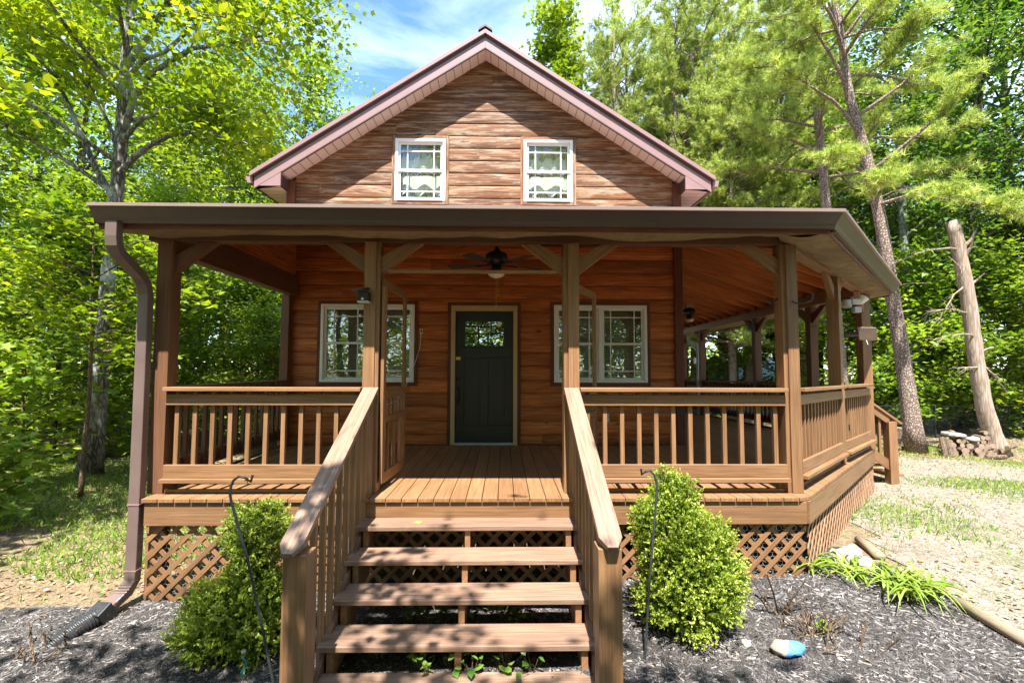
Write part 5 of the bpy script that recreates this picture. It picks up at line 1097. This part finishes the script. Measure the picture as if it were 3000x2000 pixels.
# ground cover
def blades(P, h, w, g, lean=.5):
    n = len(P); a = g.uniform(0, 6.283, n); d = np.stack([np.cos(a), np.sin(a), np.zeros(n)], 1); b = g.uniform(0, 6.283, n); e = np.stack([np.cos(b), np.sin(b), np.zeros(n)], 1) * (g.uniform(.1, 1, n) * lean * h)[:, None]
    hh = (h * g.uniform(.5, 1.4, n))[:, None] * np.array([0, 0, 1]); V = np.stack([P - d * w, P + d * w, P + e * .4 + hh * .65 + d * w * .7, P + e + hh], 1)
    u = g.uniform(0, 1, n); return V.reshape(-1, 3), np.arange(n * 4).reshape(n, 4), np.stack([u, u], 1)
def sample(n, x0, x1, y0, y1, ok, g, dz=0):
    out = []
    while len(out) < n:
        x, y = g.uniform(x0, x1), g.uniform(y0, y1)
        if ok(x, y): out.append((x, y, gzn(x, y) + dz))
    return np.array(out)
g = np.random.default_rng(121)
def lawn_ok(x, y):
    if in_mulch(x, y) or x > -2.95: return False
    bare = -.2 - .10 * (-2.9 - x) < y < .75 + .25 * math.sin(x * 2) or (math.sin(x * 1.1 + 2) * math.sin(y * 1.3) > .45)
    return g.random() < (.05 if bare else 1)
V, F, uv = blades(sample(26000, -11, -2.95, -.4, 6.5, lawn_ok, g), .075, .0045, g, .9); tag(np_mesh('grass', V, F, uv, M['grass']), kind='stuff')
def patch_ok(x, y):
    if not in_gravel(x, y) and not (x > 4 and 5.2 < y < 8): return False
    q = math.sin(x * .9 - y * 1.9) * .5 + math.sin(x * 2.3 + y * .6) * .35 - .12 + (.6 if 4.7 < y < 7 else 0) + (.7 if abs((y - 3.4) + (x - 8) * .32) < .5 else 0) + (.3 if x < 5.6 else 0)
    return g.random() < max(.035, min(1, q))
V, F, uv = blades(sample(38000, 4, 17, -1.5, 8, patch_ok, g), .055, .0038, g, .9); tag(np_mesh('drive_grass', V, F, uv, M['grass']), kind='stuff')
P = np.concatenate([sample(3600, -10, -2.95, -.1, 6, lawn_ok, g, .03), sample(2400, 4, 14, -1, 7.5, patch_ok, g, .02)]); V, F, uv = leaves(P, .055, OVAL, .4, 0, g); tag(np_mesh('weeds', V, F, uv, M['weed']), kind='stuff')
def lit_ok(x, y):
    if in_mulch(x, y): return g.random() < .05
    if -2.9 < x < 6 and y > .3: return False
    if x < 0: return g.random() < (1 if y < 1 else .45)
    return g.random() < (1 if y > 5.2 or x < 5.5 else .35)
P = sample(15000, -11, 15, -2.2, 8.5, lit_ok, g, .012); V, F, uv = leaves(P, .05, OVAL, .3, 0, g); tag(np_mesh('leaf_litter', V, F, uv, M['litter']), kind='stuff')
def prisms(P, l, w, h, g):
    n = len(P); a = g.uniform(0, 3.1416, n); ti = g.normal(0, .22, n); d = np.stack([np.cos(a) * np.cos(ti), np.sin(a) * np.cos(ti), np.sin(ti)], 1); s = np.stack([-np.sin(a), np.cos(a), np.zeros(n)], 1); up = np.cross(d, s)
    L_ = (l * g.uniform(.4, 1.5, n))[:, None]; W_ = (w * g.uniform(.6, 1.5, n))[:, None]; H_ = (h * g.uniform(.5, 1.4, n))[:, None]
    q = [P - d * L_ - s * W_, P - d * L_ * .9 + up * H_, P - d * L_ + s * W_, P + d * L_ - s * W_ * .8, P + d * L_ * .95 + up * H_, P + d * L_ + s * W_ * .8]
    V = np.stack(q, 1).reshape(-1, 3); b = (np.arange(n) * 6)[:, None, None]; F = (np.array([[0, 3, 4, 1], [1, 4, 5, 2], [0, 1, 2, 2], [3, 5, 4, 4]])[None, :2] + b).reshape(-1, 4)
    u = g.beta(1.3, 2.2, n); return V, F, np.repeat(np.stack([u, u], 1), 2, 0)
def mul_ok(x, y): return in_mulch(x, y) and abs(x - .3) < 1.15 * (y + 4.3) + .3
P = sample(42000, -5.5, 4.3, -2.3, .5, mul_ok, g, .008); V, F, uv = prisms(P, .027, .0048, .006, g); tag(np_mesh('mulch_chips', V, F, uv, M['chip']), kind='stuff')
P = sample(16000, 4, 15, -1.6, 6.2, in_gravel, g, .004); V, F, uv = leaves(P, .032, OVAL * np.array([1.6, 1, 1]) + np.array([0, 0, .0]), .35, 0, g); tag(np_mesh('loose_gravel', V, F, uv, M['pebble']), kind='stuff')

# things lying and standing in the beds
def shepherd(pts, base, lab, r=.0085):
    tag(MB().tube(resample([base] + pts, 40), r, 8).build('shepherd_hook', M['iron'], smooth=True), lab, 'garden hook')
shepherd([(-1.20, -1.2, -.49), (-1.315, -1.2, -.04), (-1.425, -1.2, .30), (-1.437, -1.2, .36), (-1.43, -1.2, .42), (-1.405, -1.2, .455), (-1.375, -1.2, .466), (-1.345, -1.2, .455), (-1.325, -1.2, .435), (-1.305, -1.2, .43), (-1.298, -1.2, .44), (-1.297, -1.2, .47)], (-1.07, -1.2, -1.05), 'leaning iron shepherd hook in front of the left shrub')
shepherd([(1.30, -.9, -.70), (1.325, -.9, -.365), (1.385, -.9, .25), (1.391, -.9, .335), (1.383, -.9, .39), (1.355, -.9, .43), (1.325, -.9, .438), (1.30, -.9, .42), (1.285, -.9, .40), (1.279, -.9, .415), (1.279, -.9, .445)], (1.275, -.9, -1.0), 'upright iron shepherd hook before the right shrub')
t = thing('garden_stake', 'short teal garden stake with round grey top in the left mulch', 'garden stake', (-1.45, -.9, gz(-1.4, -.9)))
MB().tube([(-1.44, -.9, -1.05), (-1.47, -.9, -.80)], .004, 6).build('rod', M['iron'], t); MB().tube([(-1.445, -.91, -.98), (-1.475, -.9, -.92), (-1.455, -.89, -.87), (-1.48, -.9, -.82)], [.004, .014, .008, .012], 8).build('leaf_ornament', M['teal'], t); MB().lathe([(.003, -.018), (.016, -.006), (.018, .006), (.003, .018)], (-1.472, -.9, -.785), 14).build('knob', M['stone'], t, smooth=True)
def rock(name, lab, c, s, mat, seed, cat='rock'):
    g = np.random.default_rng(seed); mb = MB(); rows = []; nu, nv = 20, 11
    for j in range(nv + 1):
        v = math.pi * j / nv; row = []
        for i in range(nu + 1):
            u = 2 * math.pi * (i % nu) / nu; d = Vector((math.cos(u) * math.sin(v), math.sin(u) * math.sin(v), -math.cos(v))); k = 1 + .12 * math.sin(d.x * 4 + seed) + .1 * math.sin(d.y * 5 + seed * 2) + .07 * math.sin(d.z * 7 + d.x * 6)
            row.append((c[0] + d.x * s[0] * k, c[1] + d.y * s[1] * k, c[2] + max(-.6, d.z) * s[2] * k))
        rows.append(row)
    return tag(mb.strip(rows).build(name, mat, smooth=True), lab, cat)
def bluerock():
    m, t, b, o = new_mat('stone_with_blue_paint'); l = t.links.new; tc = N(t, 'ShaderNodeTexCoord'); nz = N(t, 'ShaderNodeTexNoise'); nz.inputs['Scale'].default_value = 14; nz.inputs['Detail'].default_value = 7; l(tc.outputs['Object'], nz.inputs['Vector'])
    sx = N(t, 'ShaderNodeSeparateXYZ'); l(tc.outputs['Generated'], sx.inputs['Vector']); ad = N(t, 'ShaderNodeMath', operation='MULTIPLY_ADD'); ad.inputs[1].default_value = .45; l(nz.outputs['Fac'], ad.inputs[0]); l(sx.outputs['X'], ad.inputs[2])
    s2 = N(t, 'ShaderNodeMath', operation='MULTIPLY_ADD'); s2.inputs[1].default_value = -.45; l(sx.outputs['Y'], s2.inputs[0]); l(ad.outputs[0], s2.inputs[2])
    r = ramp(t, [(.46, (.33, .28, .22)), (.54, (.07, .24, .62))]); l(s2.outputs[0], r.inputs['Fac']); l(r.outputs['Color'], b.inputs['Base Color']); b.inputs['Roughness'].default_value = .6
    bp = N(t, 'ShaderNodeBump'); bp.inputs['Strength'].default_value = .5; bp.inputs['Distance'].default_value = .02; l(nz.outputs['Fac'], bp.inputs['Height']); l(bp.outputs['Normal'], b.inputs['Normal']); return m
rock('painted_rock', 'flat grey rock painted bright blue on one side in the mulch', (2.30, -.88, gz(2.3, -.9) + .025), (.105, .085, .05), bluerock(), 4)
rock('white_rock', 'whitish rock at the bed corner beside the lattice', (3.62, .42, gz(3.6, .4) + .03), (.10, .08, .07), M['whitestone'], 5); rock('white_rock', 'pale angular rock beside the upper edging log', (3.80, .52, gz(3.8, .5) + .03), (.09, .07, .06), M['whitestone'], 6)
rock('white_rock', 'broken whitish rock among the small daylily leaves', (3.72, .26, gz(3.7, .3) + .02), (.11, .07, .05), M['whitestone'], 7); rock('white_rock', 'small white stone near the right shrub', (2.20, -.42, gz(2.2, -.4) + .015), (.04, .035, .03), M['whitestone'], 8)
rock('white_rock', 'small pale stone left of the blue rock', (2.05, -.80, gz(2.05, -.8) + .012), (.035, .03, .025), M['stone'], 9)
for pts, lab in (([(4.02, -1.15), (3.99, -.75), (3.97, -.42)], 'long grey edging log between mulch and gravel'), ([(3.98, .38), (4.06, .62), (4.13, .86)], 'short grey edging log above the daylilies')):
    tag(MB().tube([(x, y, gz(x, y) + .03) for x, y in pts], [.048, .045, .042], 12).build('edging_log', M['edge'], smooth=True), lab, 'log')
tag(MB().strip([[(2.42 + .05 * i, -.28 + .02 * j, gz(2.5, -.3) + .02 + .03 * math.sin(i * 1.3 + j) * math.sin(j * 1.1 + .4)) for i in range(6)] for j in range(5)]).build('fabric_scrap', M['bag']), 'crumpled black scrap of weed fabric on the mulch', 'fabric scrap')
def stems(base, n, h, sp, seed, lab):
    r = random.Random(seed); t = thing('pruned_stems', lab, 'cut shrub', base)
    mb = MB()
    for i in range(n):
        o = Vector((r.gauss(0, sp * .3), r.gauss(0, sp * .3), 0)); d = Vector((r.gauss(0, .45), r.gauss(0, .3), r.uniform(.5, 1.1))).normalized() * h * r.uniform(.5, 1.3); mb.tube([o, o + d * .55 + Vector((r.gauss(0, .01), 0, 0)), o + d], [.008, .0065, .005], 6)
        if r.random() < .6: e = o + d * .5; mb.tube([e, e + Vector((r.gauss(0, .06), r.gauss(0, .04), .08))], [.005, .004], 5)
    mb.build('stem', M['twig'], t).location = (0, 0, 0)
    return t
t = stems((2.62, -.72, gz(2.6, -.7)), 26, .17, .35, 3, 'cut brown shrub stems with a yellow-green sprout behind the blue rock')
P = np.array([(.0, -.06, .10)]) + np.random.default_rng(3).normal(0, .018, (40, 3)); V, F, uv = leaves(P, .03, OVAL, .7, 0, np.random.default_rng(4)); np_mesh('sprout', V, F, uv, M['bright'], t)
stems((2.45, -.45, gz(2.4, -.5)), 5, .34, .1, 6, 'few thin upright bare stems beside the cut shrub'); stems((-3.12, -.62, gz(-3.1, -.6)), 16, .15, .3, 8, 'cut brown shrub stems in the left mulch below the drain hose')
def straps(base, n, ln, seed, lab, wd=.011, flat=.6):
    r = random.Random(seed); t = thing('daylily', lab, 'plant', base); mb = MB(); V = []; F = []; uv = []
    for i in range(n):
        o = Vector((r.gauss(0, .09), r.gauss(0, .09), 0)); a = r.uniform(0, 6.28); d = Vector((math.cos(a), math.sin(a), 0)); s = Vector((-d.y, d.x, 0)); l_ = ln * r.uniform(.6, 1.2); b = len(V); hh = r.random()
        for k in range(7):
            f = k / 6; p = o + d * l_ * f * flat + Vector((0, 0, l_ * (1.0 * f - .95 * f * f))); w_ = wd * (1 - f ** 2.5) + .001; V += [tuple(p - s * w_ + Vector((0, 0, w_ * .5))), tuple(p), tuple(p + s * w_ + Vector((0, 0, w_ * .5)))]
            if k: 
                q = b + 3 * k
                F += [(q - 3, q - 2, q + 1, q), (q - 2, q - 1, q + 2, q + 1)]; uv += [(hh * .7 + f * .2, 0)] * 2
    np_mesh('blades', V, F, uv, M['lily'], t)
straps((3.72, -.22, gz(3.7, -.2)), 95, .46, 1, 'dense daylily clump arching over the edging log', flat=.8); straps((3.45, .04, gz(3.4, 0)), 34, .36, 2, 'thin daylily clump between lattice corner and the dense clump', flat=.85); straps((3.22, .24, gz(3.2, .2)), 26, .28, 3, 'small daylily leaves at the foot of the corner lattice', flat=.9)
straps((-3.05, -1.22, gz(-3, -1.2)), 12, .26, 4, 'few green strap leaves at the lower left corner', flat=.6)
# seedlings below the stairs, stick, fallen leaves
gS = 'green seedlings growing below the front stairs'
for i, (x, y, n) in enumerate([(-.38, -.42, 16), (-.18, -.40, 14), (.02, -.44, 12), (.28, -.42, 26), (.44, -.46, 22), (-.02, -.15, 8), (.10, -.98, 10), (.32, -.94, 12), (.5, -1.0, 6), (-.22, -.96, 14), (-.05, -.93, 8)]):
    gq = np.random.default_rng(200 + i); P = np.stack([gq.normal(0, .055, n), gq.normal(0, .05, n), gq.uniform(.05, .17, n)], 1)
    t = thing('seedling', 'small leafy green seedling in the mulch below the front stairs', 'plant', (x, y, gz(x, y)), gS)
    V, F, uv = leaves(P, .065, OVAL * np.array([1.35, 1, 1]), .4, .2, gq); np_mesh('foliage', V, F, uv, M['weed'], t)
    mb = MB()
    for p in P: mb.tube([(0, 0, 0), tuple(p)], [.003, .002], 4, cap=False)
    mb.build('stem', M['twig'], t).location = (0, 0, 0)
tag(MB().tube([(.55, -.30, -.86), (.68, -.33, -.85), (.85, -.34, -.87)], [.016, .02, .014], 8).build('stick', M['whitestone'], smooth=True), 'pale broken stick on the ground below the stairs', 'stick')
def fallen(p, s, lab, mat='bright', rz=0.):
    c, s_ = math.cos(rz), math.sin(rz); tag(MB().prism([(p[0] + (a * c - b * s_) * s, p[1] + (a * s_ + b * c) * s, p[2] + h * s) for a, b, h in MAPLE], (0, 0, .0015)).build('fallen_leaf', M[mat]), lab, 'leaf')
M['ylw'] = plain('yellowing_leaf', (.42, .44, .10), .5)
fallen((-.42, -.13, -.173), .075, 'yellow-green fallen leaf lying on the top stair tread', 'ylw', .6); fallen((-1.30, .16, .002), .06, 'yellowish leaf on the deck edge by the left stair rail', 'ylw', 1.2); fallen((-2.0, .12, .145), .05, 'small leaf caught on the left bottom rail', 'ylw', 2.0)

# firewood between the pine and the dead trunk
M['cut'] = plain('cut_wood_end', (.29, .205, .14), .85, var=.3, nscale=25); M['split'] = bark('firewood_bark', (.09, .06, .04), (.28, .21, .155), (25, 25, 9))
def log(p, d, ln, r):
    p = Vector(p); d = Vector(d).normalized(); o = MB().tube([p, p + d * ln * .5, p + d * ln], [r, r * 1.03, r * .98], 9).build('firewood_log', M['split']); o.data.materials.append(M['cut'])
    for q in list(o.data.polygons)[-2:]: q.material_index = 1
    return tag(o, 'split firewood log in the pile between the pine and the dead trunk', 'log', 'firewood logs heaped by the drive')
rd = random.Random(17)
for row in range(6):
    for k in range(15 - row):
        x = 10.02 + k * .098 + row * .05 + rd.uniform(-.03, .03); r = rd.uniform(.042, .062); z = gz(10.5, 6.2) + .05 + row * .086 + rd.uniform(-.015, .016)
        if x > 11.3 - row * .05 or (row > 3 and 10.3 < x < 10.75): continue
        log((x, 6.0 - (x - 10) * .12 + rd.uniform(-.10, .06) + row * .04, z), (rd.uniform(.1, .8), 1, rd.uniform(-.08, .08)), .38, r)
for p, d, l_, r in [((9.35, 6.6, -.66), (1, .2, 0), .5, .05), ((9.2, 6.9, -.68), (1, -.1, 0), .4, .05), ((10.55, 5.72, -.69), (1, -.25, .05), .36, .045), ((11.0, 5.7, -.50), (1, .35, .1), .3, .045)]: log(p, d, l_, r)
tag(MB().prism([(10.12, 6.1, -.31), (10.2, 5.98, -.31), (10.42, 5.98, -.33), (10.48, 6.2, -.32), (10.32, 6.36, -.30), (10.16, 6.34, -.30)], (.01, 0, .07)).build('flat_stone', M['stone'], bevel=.02), 'flat grey slab of stone on top of the firewood pile', 'stone')
rock('white_bag', 'crumpled white bag on the firewood pile', (10.55, 5.98, -.36), (.11, .09, .06), M['whitestone'], 12, 'bag')
for x, dx in ((9.86, .08), (9.98, .05)): log((x, 5.9, gz(10, 6)), (dx, .32, 1), .42, .05)
o = tag(MB().tube([(10.22, 7.6, -.78), (10.22, 7.6, -.3)], [.13, .125], 14).build('stump', M['split']), 'short upright cut log standing left of the leaning pine', 'stump'); o.data.materials.append(M['cut']); o.data.polygons[-1].material_index = 1

# shed beyond the side porch
sh = thing('shed', 'blue shed with grey metal barn roof beyond the side porch', 'shed', (12.2, 22, -.95)); dv = Vector((.87, .49, 0)); wv = Vector((.49, -.87, 0)); o0 = Vector((12.15, 22, 0))
def S3(a, b, z): return o0 + dv * a + wv * b + Vector((0, 0, z))
gp_ = [(-1.5, .55), (-1.15, 1.42), (0, 1.85), (1.15, 1.42), (1.5, .55)]
MB().prism([S3(0, -1.42, -.95), S3(0, -1.42, .55), S3(0, -1.1, 1.38), S3(0, 0, 1.78), S3(0, 1.1, 1.38), S3(0, 1.42, .55), S3(0, 1.42, -.95)], dv * 5.5).build('wall', M['shedwall'], sh)
for i in range(4):
    (a, za), (b, zb_) = gp_[i], gp_[i + 1]; mb = MB(); mb.prism([S3(-.12, a, za), S3(-.12, b, zb_), S3(-.12, b, zb_ + .04), S3(-.12, a, za + .04)], dv * 5.75)
    for k in range(24):
        q = S3(-.1 + k * .24, 0, 0); mb.bar(q + wv * a + Vector((0, 0, za + .05)), q + wv * b + Vector((0, 0, zb_ + .05)), .03, .025)
    mb.build('roof', M['shedroof'], sh)
    MB().bar(S3(-.13, a, za - .03), S3(-.13, b, zb_ - .03), .03, .10).build('gable_trim', M['orange'], sh)
MB().bar(S3(-.02, -1.42, .30), S3(-.02, 1.42, .30), .03, .22).build('door_board', M['orange'], sh); MB().bar(S3(-.02, 1.42, -.95), S3(-.02, 1.42, .5), .05, .1).build('corner_trim', M['shedtrim'], sh)
t = thing('bird_feeder', 'white square bird feeder hanging from a curved hook beyond the side porch', 'bird feeder', (6.4, 10.6, 1.3))
MB().box(6.33, 6.49, 10.55, 10.66, 1.33, 1.52).build('box', M['white'], t, bevel=.006); MB().tube([(6.2, 10.6, 1.86), (6.3, 10.6, 1.84), (6.38, 10.6, 1.75), (6.41, 10.6, 1.53)], .008, 6).build('hook', M['white'], t)
# wire fence behind the firewood
fe = thing('wire_fence', 'thin dark wire fence crossing behind the firewood and dead trunk', 'fence', (12, 8.6, -.8))
for x in (9.6, 12.2, 14.8, 17.4, 20): MB().tube([(x, 8.6 + (x - 9.6) * .03, gz(x, 8.6) - .05), (x, 8.6 + (x - 9.6) * .03, .20)], .024, 8).build('post', M['black'], fe)
MB().tube([(9.6, 8.6, .16), (20, 8.91, .14)], .016, 8).build('rail', M['black'], fe)
mb = MB(); x = 9.6
while x < 20:
    for s in (1, -1): mb.tube([(x + (0 if s > 0 else .9), 8.6 + (x - 9.6) * .03, -.74), (x + (.9 if s > 0 else 0), 8.6 + (x - 9.6) * .03, .15)], .0022, 3, cap=False)
    x += .09
mb.build('wire_mesh', M['black'], fe)
